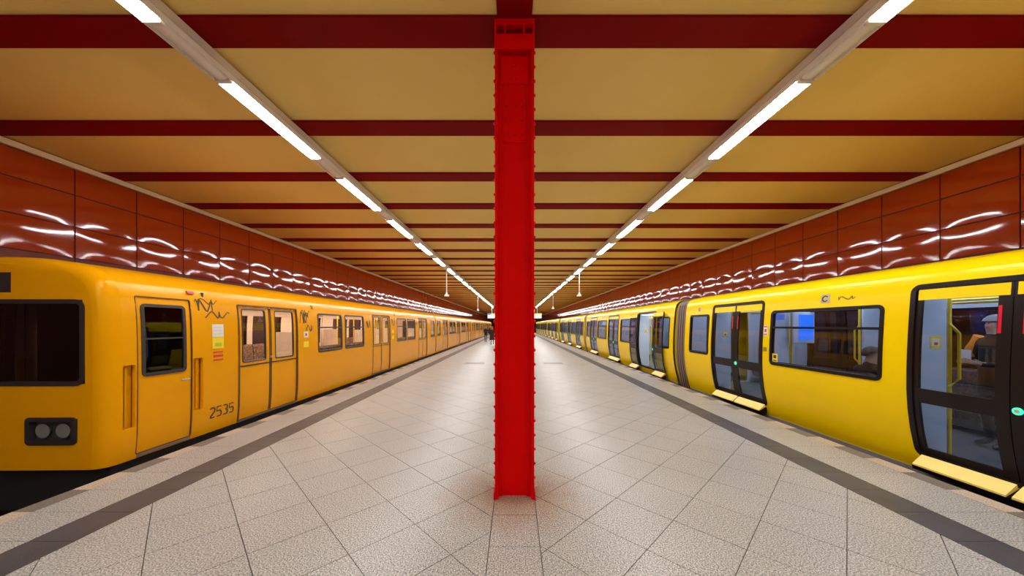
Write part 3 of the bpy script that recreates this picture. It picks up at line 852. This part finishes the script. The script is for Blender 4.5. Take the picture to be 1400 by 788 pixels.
# ---------------------------- left train: older, slab-sided orange-yellow cars
FX = -6.045; FL = 16.1; FY = 3.85
fs = Side([(1.29, 0.02), (1.318, 0.3), (1.325, 0.8), (1.325, 1.3), (1.312, 1.8), (1.275, 2.1), (1.20, 2.26), (1.03, 2.38), (0.80, 2.445), (0.45, 2.50), (0.0, 2.52)], 1, FL)
F_DOORS = ((1.87, 3.40), (7.28, 8.80), (12.62, 14.15))
F_WINS = ((4.16, 5.30), (5.44, 6.62), (9.55, 10.72), (10.85, 12.03), (14.95, 15.82))
FWZ = (1.04, 1.99); F_CAB = (0.325, 1.035); FDZ = (0.06, 2.04)
REC = ((0.125, 0.305), (1.055, 1.205))
def make_f(label, mirror=False, front=True):
    root = empty('train_car', (FX, FY, 0)); L = FL
    yy = (lambda u: L - u) if mirror else (lambda u: u)
    op = [(d[0], d[1], FDZ[0], FDZ[1]) for d in F_DOORS] + [(w[0] + 0.025, w[1] - 0.025, FWZ[0] + 0.025, FWZ[1] - 0.025) for w in F_WINS]
    op += [(F_CAB[0], F_CAB[1], 0.08, 2.07)] + [(r[0], r[1], 0.43, 1.21) for r in REC]
    zlv = levels(0.03, 2.22, 0.12, (FDZ[0], FDZ[1], FWZ[0] + 0.025, FWZ[1] - 0.025, 0.08, 2.07, 0.43, 1.21))
    b, full = body_mesh('body', fs, L, zlv, 2.22, op, None, u_start=0.17, mirror=mirror)
    b.build('body', ['f_yellow', 'f_inside'], root, smooth=35)
    # rounded cab end: corner rings running into the front sheet
    hp = fs.half(sorted(set(zlv + [1.02, 2.00, 0.34, 0.62, 2.12, 2.34])), 2.22)
    def inset(w, z, k):     # k 0 = full section, 1 = front sheet section
        return (w * (1 - 0.115 * k), z if z < 1.6 else 1.6 + (z - 1.6) * (1 - 0.10 * k))
    fb = MB(); secs = []
    for a in range(6):
        th = math.pi / 2 * a / 5
        secs.append((0.17 * (1 - math.cos(th)), 1 - math.sin(th)))
    npf = len(hp); fullp = hp + [(-w, z) for w, z in reversed(hp[:-1])]; nf = len(fullp)
    for (u, k) in secs:
        for w, z in fullp:
            iw, iz = inset(w, z, k); fb.v.append((iw, yy(u), iz))
    for i in range(len(secs) - 1):
        for k in range(nf - 1):
            fb.f.append((i * nf + k, i * nf + k + 1, (i + 1) * nf + k + 1, (i + 1) * nf + k)); fb.mi.append(0)
    fb.build('cab_corner', 'f_yellow', root, smooth=60)
    ts = [-1, -0.93, -0.86, -0.50, -0.40, -0.2, 0, 0.2, 0.40, 0.50, 0.86, 0.93, 1]
    def FF(u, v, off):
        w, z = hp[int(round(v))]; iw, iz = inset(w, z, 1)
        return (u * iw, yy(-0.02 * (1 - u * u) - off), iz)
    def zat(v):
        k = int(math.floor(v)); return (inset(*hp[k], 1)[1] + inset(*hp[k + 1], 1)[1]) / 2
    def skip(u, v):
        z = zat(v)
        if abs(u) < 0.93 and 1.02 < z < 1.98: return True
        if 0.40 < abs(u) < 0.86 and 0.34 < z < 0.62: return True
        return False
    plate(ts, list(range(npf)), FF, 0.04, skip).build('front_sheet', 'f_yellow', root, smooth=30)
    def FG(u, z, off=0.0): return (u, yy(-0.018 * (1 - min(1, (u / 1.17) ** 2)) - off), z)
    wr = ring(FG, -1.09, 1.09, 1.0, 2.0, 0.10, 0.05, 0.012, 0.05).build('windscreen', 'f_trim', root, smooth=40)
    patch(FG, -1.05, 1.05, 1.03, 1.97, -0.01, 0.006, 2).build('windscreen_pane', 'cab_glass', wr)
    patch(FG, -0.035, 0.035, 1.03, 1.97, 0.004, 0.03, 2).build('windscreen_post', 'f_trim', wr)
    for s_ in (-1, 1):
        h = ring(FG, min(s_ * 0.43, s_ * 1.0), max(s_ * 0.43, s_ * 1.0), 0.32, 0.64, 0.05, 0.05, 0.015, 0.06).build('headlight', 'f_trim', root, smooth=40)
        patch(FG, min(s_ * 0.47, s_ * 0.96), max(s_ * 0.47, s_ * 0.96), 0.36, 0.60, -0.05, 0.01, 2).build('reflector', 'f_cab', h)
        for q in (0.6, 0.83):
            c = FG(s_ * q, 0.48, -0.045); d = FG(s_ * q, 0.48, -0.01)
            MB().tube([c, d], [0.06, 0.085], 14).build('bulb', 'headlight', h, smooth=40)
    db = patch(FG, -0.26, 0.26, 2.08, 2.31, 0.006, 0.03, 2).build('destination_display', 'f_trim', root)
    MB().box(-1.26, 1.26, *sorted((yy(1.25), yy(1.28))), 0.1, 2.2).build('cab_bulkhead', 'f_cab', root)
    end_cap(fs, zlv, 2.22, yy(L), (0.1, 2.0), dirn=-1 if not mirror else 1).build('end_wall', ['f_yellow', 'f_inside'], root)
    # underframe and floor
    MB().box(-1.23, 1.23, *sorted((yy(0.12), yy(L - 0.1))), -0.5, 0.035).build('underframe', 'f_under', root)
    MB().box(-1.25, 1.25, *sorted((yy(0.2), yy(L - 0.1))), 0.036, 0.10).build('car_floor', 'ik_floor', root)
    MB().box(-1.1, 1.1, *sorted((yy(1.3), yy(L - 0.1))), 2.16, 2.19).build('ceiling_lining', 'f_inside', root)
    for xx in (-0.5, 0.5):
        MB().box(xx - 0.08, xx + 0.08, *sorted((yy(1.7), yy(L - 0.4))), 2.13, 2.159).build('ceiling_light', 'f_ceiling_lamp', root)
    for f in (1, -1):
        F = fs.F(f, mirror)
        # double sliding doors
        for d in F_DOORS:
            fr = ring(F, d[0] - 0.02, d[1] + 0.02, FDZ[0] - 0.02, FDZ[1] + 0.02, 0.03, 0.028, 0.010, 0.06).build('door', 'f_gap', root)
            mid = (d[0] + d[1]) / 2
            for a, b_ in ((d[0] + 0.01, mid - 0.042), (mid + 0.042, d[1] - 0.01)):
                wa, wb_ = a + 0.085, b_ - 0.085
                G = lambda u, z, o=0.0: F(u, z, o - 0.022)
                zs = levels(FDZ[0] + 0.01, FDZ[1] - 0.01, 0.15, (1.05, 1.98))
                plate([a, wa, wb_, b_], zs, G, 0.03, skip=lambda u, z: wa < u < wb_ and 1.05 < z < 1.98, back_mi=1).build('door_leaf', ['f_yellow', 'f_inside'], fr, smooth=30)
                ring(G, wa - 0.01, wb_ + 0.01, 1.04, 1.99, 0.05, 0.02, 0.006, 0.03).build('door_pane_seal', 'f_trim', fr)
                patch(G, wa, wb_, 1.05, 1.98, -0.012, 0.005, 4).build('door_pane', 'f_glass', fr)
            patch(F, mid - 0.040, mid + 0.040, FDZ[0] + 0.01, FDZ[1] - 0.01, -0.030, 0.02, 8).build('door_seal', 'f_gap', fr)
            patch(F, d[0] + 0.01, d[1] - 0.01, 0.975, 0.998, -0.012, 0.012, 1).build('door_rail', 'f_trim', fr)
            patch(F, d[0], d[1], 0.032, 0.056, 0.016, 0.03, 1).build('door_sill', 'f_alu', fr)
            if f > 0:
                c = F(mid, 1.09, -0.02); e = F(mid, 1.09, 0.01)
                MB().tube([c, e], 0.026, 10).build('door_handle', 'f_alu', fr, smooth=40)
        for w in F_WINS:
            fr = ring(F, w[0], w[1], FWZ[0], FWZ[1], 0.07, 0.04, 0.008, 0.05).build('window', 'f_trim', root, smooth=40)
            patch(F, w[0] + 0.035, w[1] - 0.035, FWZ[0] + 0.035, FWZ[1] - 0.035, -0.01, 0.005, 6).build('pane', 'f_glass', fr)
            if w[1] - w[0] > 1.0: patch(F, w[0] + 0.038, w[1] - 0.038, 1.63, 1.665, 0.003, 0.02, 1).build('glazing_bar', 'f_trim', fr)
        # cab door
        fr = ring(F, F_CAB[0] - 0.005, F_CAB[1] + 0.005, 0.075, 2.075, 0.03, 0.012, 0.003, 0.05).build('cab_door', 'f_gap', root)
        G = lambda u, z, o=0.0: F(u, z, o - 0.012)
        wa, wb_ = 0.40, 0.935
        zs = levels(0.09, 2.06, 0.15, (1.06, 1.96))
        plate([F_CAB[0] + 0.012, wa, wb_, F_CAB[1] - 0.012], zs, G, 0.03, skip=lambda u, z: wa < u < wb_ and 1.06 < z < 1.96, back_mi=1).build('cab_door_leaf', ['f_yellow', 'f_cab'], fr, smooth=30)
        ring(G, wa - 0.02, wb_ + 0.02, 1.04, 1.98, 0.06, 0.04, 0.012, 0.04).build('cab_door_frame', 'f_trim', fr, smooth=40)
        patch(G, wa, wb_, 1.06, 1.96, -0.005, 0.005, 4).build('cab_door_pane', 'cab_glass', fr)
        patch(G, wa, wb_, 1.515, 1.535, 0.004, 0.01, 1).build('glazing_bar', 'f_trim', fr)
        patch(F, F_CAB[0] + 0.01, F_CAB[1] - 0.01, 0.045, 0.075, 0.012, 0.03, 1).build('cab_door_sill', 'f_alu', fr)
        c = G(0.95, 0.93, 0.0); e = G(0.95, 0.93, 0.05); g = G(0.84, 0.93, 0.05)
        MB().tube([c, e, g], 0.012, 8).build('cab_door_handle', 'f_alu', fr, smooth=40)
        # recessed grab pockets either side of the cab door
        for r in REC:
            rc = MB()
            us = [r[0] - 0.004, r[1] + 0.004]
            pk = patch(F, r[0] - 0.004, r[1] + 0.004, 0.425, 1.215, -0.06, 0.01, 4).build('grab_pocket', 'f_yellow', root)
            uu = (r[0] + r[1]) / 2
            MB().tube([F(uu, 0.46, -0.03), F(uu, 1.18, -0.03)], 0.014, 8).build('grab_bar', 'f_yellow', pk, smooth=40)
    for d in F_DOORS:
        for u in (d[0] - 0.08, d[1] + 0.08):
            for f in (-1, 1):
                MB().box(min(f * 0.75, f * 1.24), max(f * 0.75, f * 1.24), yy(u) - 0.015, yy(u) + 0.015, 0.1, 1.55).build('door_partition', 'f_inside', root)
                MB().tube([(f * 0.72, yy(u), 0.1), (f * 0.72, yy(u), 2.15)], 0.018, 8).build('pole', 'rail_yellow', root, smooth=40)
    for (a, c) in ((3.55, 7.10), (8.95, 12.45), (14.3, 15.9)):
        ns = max(1, int(round((c - a) / 0.55)))
        for f in (-1, 1):
            for k in range(ns):
                ya = a + (c - a) * k / ns + 0.015; yb_ = a + (c - a) * (k + 1) / ns - 0.015
                P = [(1.22, 0.28), (0.76, 0.28), (0.72, 0.40), (0.76, 0.52), (1.02, 0.48), (1.12, 0.6), (1.15, 1.12), (1.19, 1.18), (1.24, 1.14), (1.24, 0.45)]; n = len(P)
                m = MB(); m.add([(f * x, yy(ya), z) for x, z in P] + [(f * x, yy(yb_), z) for x, z in P],
                      [tuple(range(n)), tuple(range(2 * n - 1, n - 1, -1))] + [(i, (i + 1) % n, (i + 1) % n + n, i + n) for i in range(n)])
                m.build('seat', 'f_seat', root)
    # marker lamp above the cab door, ventilator nubs by the windows
    F = fs.F(1, mirror)
    patch(F, 1.02, 1.12, 2.165, 2.205, 0.02, 0.03, 1).build('marker_lamp', 'sticker_red', root)
    for u in (4.0, 9.4):
        patch(F, u - 0.03, u + 0.03, 2.08, 2.16, 0.015, 0.02, 1).build('vent_nub', 'ink_faint', root)
    MB().box(-0.62, 0.62, *sorted((yy(L + 0.0), yy(L + 0.12))), 0.1, 2.1).build('gangway_door', 'f_trim', root)
    tag(root, label, 'train car', 'cars of the left train')
    return root, F

f1, FA = make_f('orange-yellow lead car with rounded cab end nearest on the left')
f2, FB = make_f('second orange-yellow car on the left, joined behind the lead car', mirror=True)
f2.location.y = FY + FL + 0.15
f3 = copy_tree(f1); f3.location.y = FY + 2 * (FL + 0.15) + 0.2; f3['label'] = 'third orange-yellow car far along the left platform edge'
f4 = copy_tree(f2); f4.location.y = FY + 3 * (FL + 0.15) + 0.2; f4['label'] = 'last orange-yellow car of the left train behind the walking people'

# notices, scrawls and the car number on the lead car
sticker(f1, FA, 1.46, 1.615, 0.20, 0.20, 'sticker_white', 'notice', marks=((0, 0.25, 0.7, 0.08, 'lamp_clip'), (0, 0.0, 0.7, 0.08, 'lamp_clip'), (0, -0.25, 0.7, 0.08, 'lamp_clip')))
sticker(f1, FA, 1.46, 1.42, 0.20, 0.18, 'sticker_yellow', 'notice', marks=((0, -0.15, 0.6, 0.3, 'sticker_lime'),))
for k in range(3): sticker(f1, FA, 1.46, 1.275 - k * 0.06, 0.17, 0.022 + 0.014 * (k == 1), 'sticker_red', 'notice_line')
scribble(f1, FA, 1.08, 1.42, 1.90, 2.10, 1, 0.022)
scribble(f1, FA, 1.28, 1.66, 1.80, 1.92, 4, 0.020)
scribble(f1, FA, 1.12, 1.50, 2.02, 2.12, 9, 0.014)
scribble(f1, FA, 3.55, 3.86, 1.88, 2.06, 11, 0.018)
scribble(f1, FA, 3.52, 3.78, 1.72, 2.02, 5, 0.026)
scribble(f1, FA, 3.72, 3.98, 1.55, 1.72, 3, 0.022)
scribble(f1, FA, 6.75, 7.05, 1.60, 1.86, 6, 0.03)
scribble(f1, FA, 8.92, 9.35, 1.62, 2.0, 7, 0.03)
scribble(f1, FA, 12.1, 12.3, 1.72, 1.84, 8, 0.04)
sticker(f1, FA, 3.70, 1.49, 0.16, 0.13, 'sticker_white', 'notice', marks=((0, 0.0, 0.4, 0.5, 'sticker_red'),))
sticker(f1, FA, 3.70, 1.27, 0.18, 0.13, 'sticker_yellow', 'notice')
sticker(f1, FA, 9.1, 1.46, 0.16, 0.13, 'sticker_yellow', 'notice')
sticker(f1, FA, 9.1, 1.24, 0.16, 0.13, 'sticker_yellow', 'notice')
# four-figure running number painted low on the flank
SEG = {'a': ((0, 1), (1, 1)), 'b': ((1, 1), (1, 0.5)), 'c': ((1, 0.5), (1, 0)), 'd': ((0, 0), (1, 0)), 'e': ((0, 0.5), (0, 0)), 'f': ((0, 1), (0, 0.5)), 'g': ((0, 0.5), (1, 0.5))}
DIG = {'2': 'abged', '5': 'afgcd', '3': 'abgcd', '6': 'afgedc'}
PATHS = {'2': [(0, .85), (.2, 1), (.8, 1), (1, .85), (1, .62), (0, .1), (0, 0), (1, 0)], '5': [(1, 1), (0, 1), (0, .55), (.75, .58), (1, .4), (1, .15), (.8, 0), (0, 0)],
         '3': [(0, 1), (.8, 1), (1, .85), (1, .62), (.5, .52), (1, .42), (1, .15), (.8, 0), (0, 0)]}
for k, dch in enumerate('2535'):
    pts = [(1.33 + k * 0.115 + 0.075 * a, 0.255 + 0.15 * c) for a, c in PATHS[dch]]
    ribbon(FA, pts, 0.026, 0.004, 0.002).build('number_figure', 'ink', f1)
# ------------------------------------------------------------------ people
def person(name, label, loc, rz, H, joints, mats, hair, extras=None, group=None):
    """one continuous skinned body; joints: dict name -> (x, y, z) in units of height, facing +y"""
    J = dict(joints)
    E = [('pelvis', 'waist'), ('waist', 'chest'), ('chest', 'neck'), ('neck', 'jaw'), ('jaw', 'crown')]
    R = {'pelvis': 0.075, 'waist': 0.066, 'chest': 0.075, 'neck': 0.030, 'jaw': 0.040, 'crown': 0.040, 'nose': 0.008}
    nx, ny, nz = J['jaw']
    hd = Vector(J['crown']) - Vector(J['jaw'])
    look = Vector(J.pop('look', (0, 1, 0)))
    J['nose'] = tuple(Vector(J['jaw']) + hd * 0.35 + look * 0.052)
    E.append(('jaw', 'nose'))
    for sd in ('l', 'r'):
        E += [('chest', 'sh_' + sd), ('sh_' + sd, 'el_' + sd), ('el_' + sd, 'wr_' + sd), ('wr_' + sd, 'ha_' + sd), ('pelvis', 'hip_' + sd), ('hip_' + sd, 'kn_' + sd), ('kn_' + sd, 'an_' + sd), ('an_' + sd, 'to_' + sd)]
        R.update({'sh_' + sd: 0.040, 'el_' + sd: 0.027, 'wr_' + sd: 0.018, 'ha_' + sd: 0.018, 'hip_' + sd: 0.058, 'kn_' + sd: 0.037, 'an_' + sd: 0.025, 'to_' + sd: 0.022})
        d = (Vector(J['ha_' + sd]) - Vector(J['wr_' + sd])).normalized()
        a = d.cross(Vector((1, 0, 0))); a = a.normalized() if a.length > 0.1 else Vector((0, 1, 0))
        inw = Vector((-1 if sd == 'r' else 1, 0, 0))
        for q in range(4):
            base = Vector(J['ha_' + sd]); k = (q - 1.5) * 0.0085
            l = (0.030, 0.035, 0.033, 0.026)[q]
            f1_, f2_ = base + d * 0.016 + a * k, base + d * (0.016 + l * 0.6) + a * k * 1.1 + inw * 0.006
            f3_ = base + d * (0.016 + l) + a * k * 1.1 + inw * 0.016
            for nm, p, rr in (('f%d1' % q, f1_, 0.0062), ('f%d2' % q, f2_, 0.0056), ('f%d3' % q, f3_, 0.0048)):
                J[nm + sd] = tuple(p); R[nm + sd] = rr
            E += [('ha_' + sd, 'f%d1' % q + sd), ('f%d1' % q + sd, 'f%d2' % q + sd), ('f%d2' % q + sd, 'f%d3' % q + sd)]
        J['t1' + sd] = tuple(Vector(J['wr_' + sd]) + d * 0.018 - a * 0.020 + inw * 0.006); J['t2' + sd] = tuple(Vector(J['wr_' + sd]) + d * 0.040 - a * 0.026 + inw * 0.012)
        R['t1' + sd] = 0.0070; R['t2' + sd] = 0.0055; E += [('wr_' + sd, 't1' + sd), ('t1' + sd, 't2' + sd)]
    names = list(J); idx = {n: i for i, n in enumerate(names)}
    me = bpy.data.meshes.new('skeleton')
    me.from_pydata([Vector(J[n]) * H for n in names], [(idx[a], idx[b]) for a, b in E], [])
    o = bpy.data.objects.new('skeleton', me); COL.objects.link(o)
    sk = o.modifiers.new('skin', 'SKIN'); sk.use_smooth_shade = True
    for n in names:
        sv = me.skin_vertices[0].data[idx[n]]; r = R[n] * H
        sv.radius = (r, r * (0.78 if n in ('pelvis', 'waist', 'chest') else 1.0)); sv.use_root = (n == 'pelvis')
    sub = o.modifiers.new('sub', 'SUBSURF'); sub.levels = 1; sub.render_levels = 1
    dg = bpy.context.evaluated_depsgraph_get(); dg.update()
    body = bpy.data.meshes.new_from_object(o.evaluated_get(dg))
    bpy.data.objects.remove(o, do_unlink=True)
    body.name = 'body'; body.materials.clear()
    for m in mats: body.materials.append(MATS[m])           # skin, top, trousers, shoes
    segs = []
    for a, b in E:
        if a in ('neck', 'jaw') or b in ('crown', 'jaw'): t = 0
        elif a[:2] in ('wr', 'ha', 't1') or a[0] == 'f': t = 0
        elif a[:2] in ('hi', 'kn'): t = 2
        elif a[:2] == 'an': t = 3
        elif a == 'pelvis' and b.startswith('hip'): t = 2
        else: t = 1
        segs.append((np.array(J[a]) * H, np.array(J[b]) * H, t))
    for p in body.polygons:
        c = np.array(p.center); best = (1e9, 0)
        for a, b, t in segs:
            ab = b - a; tt = max(0, min(1, float(np.dot(c - a, ab) / max(1e-9, np.dot(ab, ab)))))
            d = float(np.linalg.norm(c - a - ab * tt))
            if d < best[0]: best = (d, t)
        p.material_index = best[1]; p.use_smooth = True
    root = obj(name, body, None, loc); root.rotation_euler = (0, 0, rz)
    tag(root, label, 'person', group)
    # hair: a cap over the back and top of the head
    hc = (Vector(J['jaw']) + hd * 0.62) * H
    def cap(nm, m, r, cut, back):
        b = MB(); V = []; Fc = []; nu, nv = 14, 8
        for j in range(nv + 1):
            th = cut * j / nv
            for i in range(nu):
                a = 2 * math.pi * i / nu
                p = Vector((math.sin(th) * math.cos(a) * 0.95, math.sin(th) * math.sin(a) * 1.12, math.cos(th))) * r * H
                fwd = p.dot(look)
                if fwd > 0 and j > nv * 0.55: p.z = max(p.z, 0.010 * H + 0.0 * j)
                V.append(hc + p - look * back * H)
        for j in range(nv):
            for i in range(nu): Fc.append((j * nu + i, j * nu + (i + 1) % nu, (j + 1) * nu + (i + 1) % nu, (j + 1) * nu + i))
        b.add(V, Fc).build(nm, m, root, smooth=70)
    cap(hair[0], hair[1], 0.060, 2.0, 0.006)
    side = look.cross(Vector((0, 0, 1))).normalized()
    for sg in (-1, 1):
        c = (Vector(J['jaw']) + hd * 0.52 + look * 0.047 + side * 0.017 * sg) * H
        MB().tube([c, c + look * 0.004 * H], 0.0045 * H, 8).build('eye', 'eye_dark', root, smooth=60)
        c = (Vector(J['jaw']) + hd * 0.38 + side * 0.050 * sg) * H
        MB().tube([c - side * 0.004 * sg * H, c + side * 0.006 * sg * H], [0.006 * H, 0.010 * H], 8).build('ear', mats[0], root, smooth=60)
    c = (Vector(J['jaw']) + hd * 0.08 + look * 0.045) * H
    MB().tube([c - side * 0.012 * H, c + look * 0.004 * H, c + side * 0.012 * H], 0.0035 * H, 6).build('mouth', 'lip', root, smooth=60)
    if extras: extras(root, H, J)
    return root

STAND = {'pelvis': (0, 0, .53), 'waist': (0, 0, .63), 'chest': (0, .0, .75), 'neck': (0, .003, .845), 'jaw': (0, .012, .888), 'crown': (0, .008, .955),
         'sh_l': (-.100, 0, .800), 'el_l': (-.130, -.02, .640), 'wr_l': (-.135, .03, .505), 'ha_l': (-.135, .045, .462),
         'sh_r': (.100, 0, .800), 'el_r': (.130, -.02, .640), 'wr_r': (.135, .03, .505), 'ha_r': (.135, .045, .462),
         'hip_l': (-.052, 0, .50), 'kn_l': (-.056, .02, .28), 'an_l': (-.056, -.01, .048), 'to_l': (-.062, .075, .022),
         'hip_r': (.052, 0, .50), 'kn_r': (.056, .02, .28), 'an_r': (.056, -.01, .048), 'to_r': (.062, .075, .022)}
def walk(lead):
    J = dict(STAND); o = 'r' if lead == 'l' else 'l'
    sg = -1 if lead == 'l' else 1
    J['kn_' + lead] = (sg * .055, .075, .285); J['an_' + lead] = (sg * .055, .13, .050); J['to_' + lead] = (sg * .06, .215, .030)
    J['kn_' + o] = (-sg * .055, -.01, .28); J['an_' + o] = (-sg * .055, -.155, .075); J['to_' + o] = (-sg * .06, -.085, .022)
    J['el_' + o] = (-sg * .128, .035, .645); J['wr_' + o] = (-sg * .122, .12, .53); J['ha_' + o] = (-sg * .12, .155, .50)
    J['el_' + lead] = (sg * .132, -.06, .645); J['wr_' + lead] = (sg * .138, -.06, .51); J['ha_' + lead] = (sg * .138, -.06, .467)
    return J
def long_coat(m, zlow, zhigh, rl, rh):
    def ex(root, H, J):
        b = MB(); n = 16; V = []; Fc = []; rows = 7
        for j in range(rows):
            t = j / (rows - 1); r = rl + (rh - rl) * t ** 0.7
            for i in range(n):
                a = 2 * math.pi * i / n
                V.append((math.cos(a) * r * H * 1.05, math.sin(a) * r * 0.82 * H * (1 + 0.05 * math.sin(3 * a)), (zlow + (zhigh - zlow) * t) * H))
        for j in range(rows - 1):
            for i in range(n): Fc.append((j * n + i, j * n + (i + 1) % n, (j + 1) * n + (i + 1) % n, (j + 1) * n + i))
        b.add(V, Fc).build('coat', m, root, smooth=70)
    return ex
def coat_and_scarf(root, H, J):
    long_coat('cloth_brown', .27, .80, .135, .085)(root, H, J)
    b = MB(); n, m = 14, 6; V = []; Fc = []
    for i in range(n):
        a = 2 * math.pi * i / n
        for k in range(m):
            c = 2 * math.pi * k / m; R_ = 0.062 + 0.026 * math.cos(c)
            V.append((math.cos(a) * R_ * H, math.sin(a) * R_ * H, (0.845 + 0.026 * math.sin(c)) * H))
    for i in range(n):
        for k in range(m): Fc.append((i * m + k, i * m + (k + 1) % m, (i + 1) % n * m + (k + 1) % m, (i + 1) % n * m + k))
    b.add(V, Fc).build('scarf', 'hat_red', root, smooth=70)
person('person', 'person in dark brown knee-length coat and red knit hat walking away', (-1.93, 28.8, 0), 0.05, 1.62, walk('r'), ['skin', 'cloth_brown', 'denim', 'shoe_black'], ('hat', 'hat_red'), coat_and_scarf, 'people walking away along the platform')
person('person', 'person in black jacket and blue jeans nearest the left train, walking away', (-2.87, 33.3, 0), 0.0, 1.62, walk('l'), ['skin', 'cloth_black', 'denim', 'shoe_black'], ('hair', 'hair_blond'), long_coat('cloth_black', .46, .80, .095, .085), 'people walking away along the platform')
person('person', 'person in black top and pale trousers between two others walking away', (-2.52, 34.6, 0), -0.05, 1.66, walk('r'), ['skin', 'cloth_black', 'trouser_grey', 'shoe_black'], ('hair', 'hair_blond'), long_coat('cloth_black', .47, .80, .092, .085), 'people walking away along the platform')

SIT = dict(STAND)
SIT.update({'pelvis': (0, 0, .06), 'waist': (0, -.01, .15), 'chest': (0, -.005, .27), 'neck': (0, .01, .365), 'jaw': (0, .03, .408), 'crown': (0, .022, .475),
            'sh_l': (-.100, 0, .32), 'el_l': (-.125, .03, .17), 'wr_l': (-.08, .15, .135), 'ha_l': (-.06, .19, .13),
            'sh_r': (.100, 0, .32), 'el_r': (.125, .03, .17), 'wr_r': (.08, .15, .135), 'ha_r': (.06, .19, .13),
            'hip_l': (-.055, .02, .05), 'kn_l': (-.065, .25, .055), 'an_l': (-.065, .25, -.19), 'to_l': (-.07, .335, -.225),
            'hip_r': (.055, .02, .05), 'kn_r': (.065, .25, .055), 'an_r': (.065, .25, -.19), 'to_r': (.07, .335, -.225), 'look': (0.85, 0.5, -0.12)})
person('person', 'dark-capped passenger seated behind the large window of the nearest right car', (5.17, 4.86, 0.52), -math.pi / 2, 1.72, SIT, ['skin', 'cloth_black', 'cloth_black', 'shoe_black'], ('cap', 'hair_dark'))
HOLD = dict(STAND)
HOLD.update({'el_l': (-.14, .02, .64), 'wr_l': (-.07, .13, .62), 'ha_l': (-.05, .165, .635), 'el_r': (.14, .02, .64), 'wr_r': (.07, .13, .62), 'ha_r': (.05, .165, .635)})
def sheet(root, H, J):
    long_coat('cloth_black', .40, .80, .10, .085)(root, H, J)
    c = Vector(J['ha_l']) * H
    MB().box(-0.075, 0.075, 0.30, 0.306, 1.10, 1.28).build('paper_sheet', 'paper', root)
    for sd, sg in (('l', -1), ('r', 1)):
        b = MB().tube([Vector(J['sh_' + sd]) * H + Vector((sg * 0.02, -0.02, 0.03)), (Vector(J['sh_' + sd]) + Vector((sg * .055, 0.01, -.08))) * H, (Vector(J['el_' + sd]) + Vector((sg * .012, 0.01, .02))) * H], [0.088, 0.078, 0.064], 10)
        b.build('sleeve', 'cloth_orange', root, smooth=60)
person('person', 'grey-haired passenger with orange sleeves standing inside the nearest right door', (6.22, 4.30, 0.10), math.pi / 2 - 0.3, 1.76, HOLD, ['skin', 'cloth_black', 'cloth_black', 'shoe_black'], ('hair', 'hair_grey'), sheet)
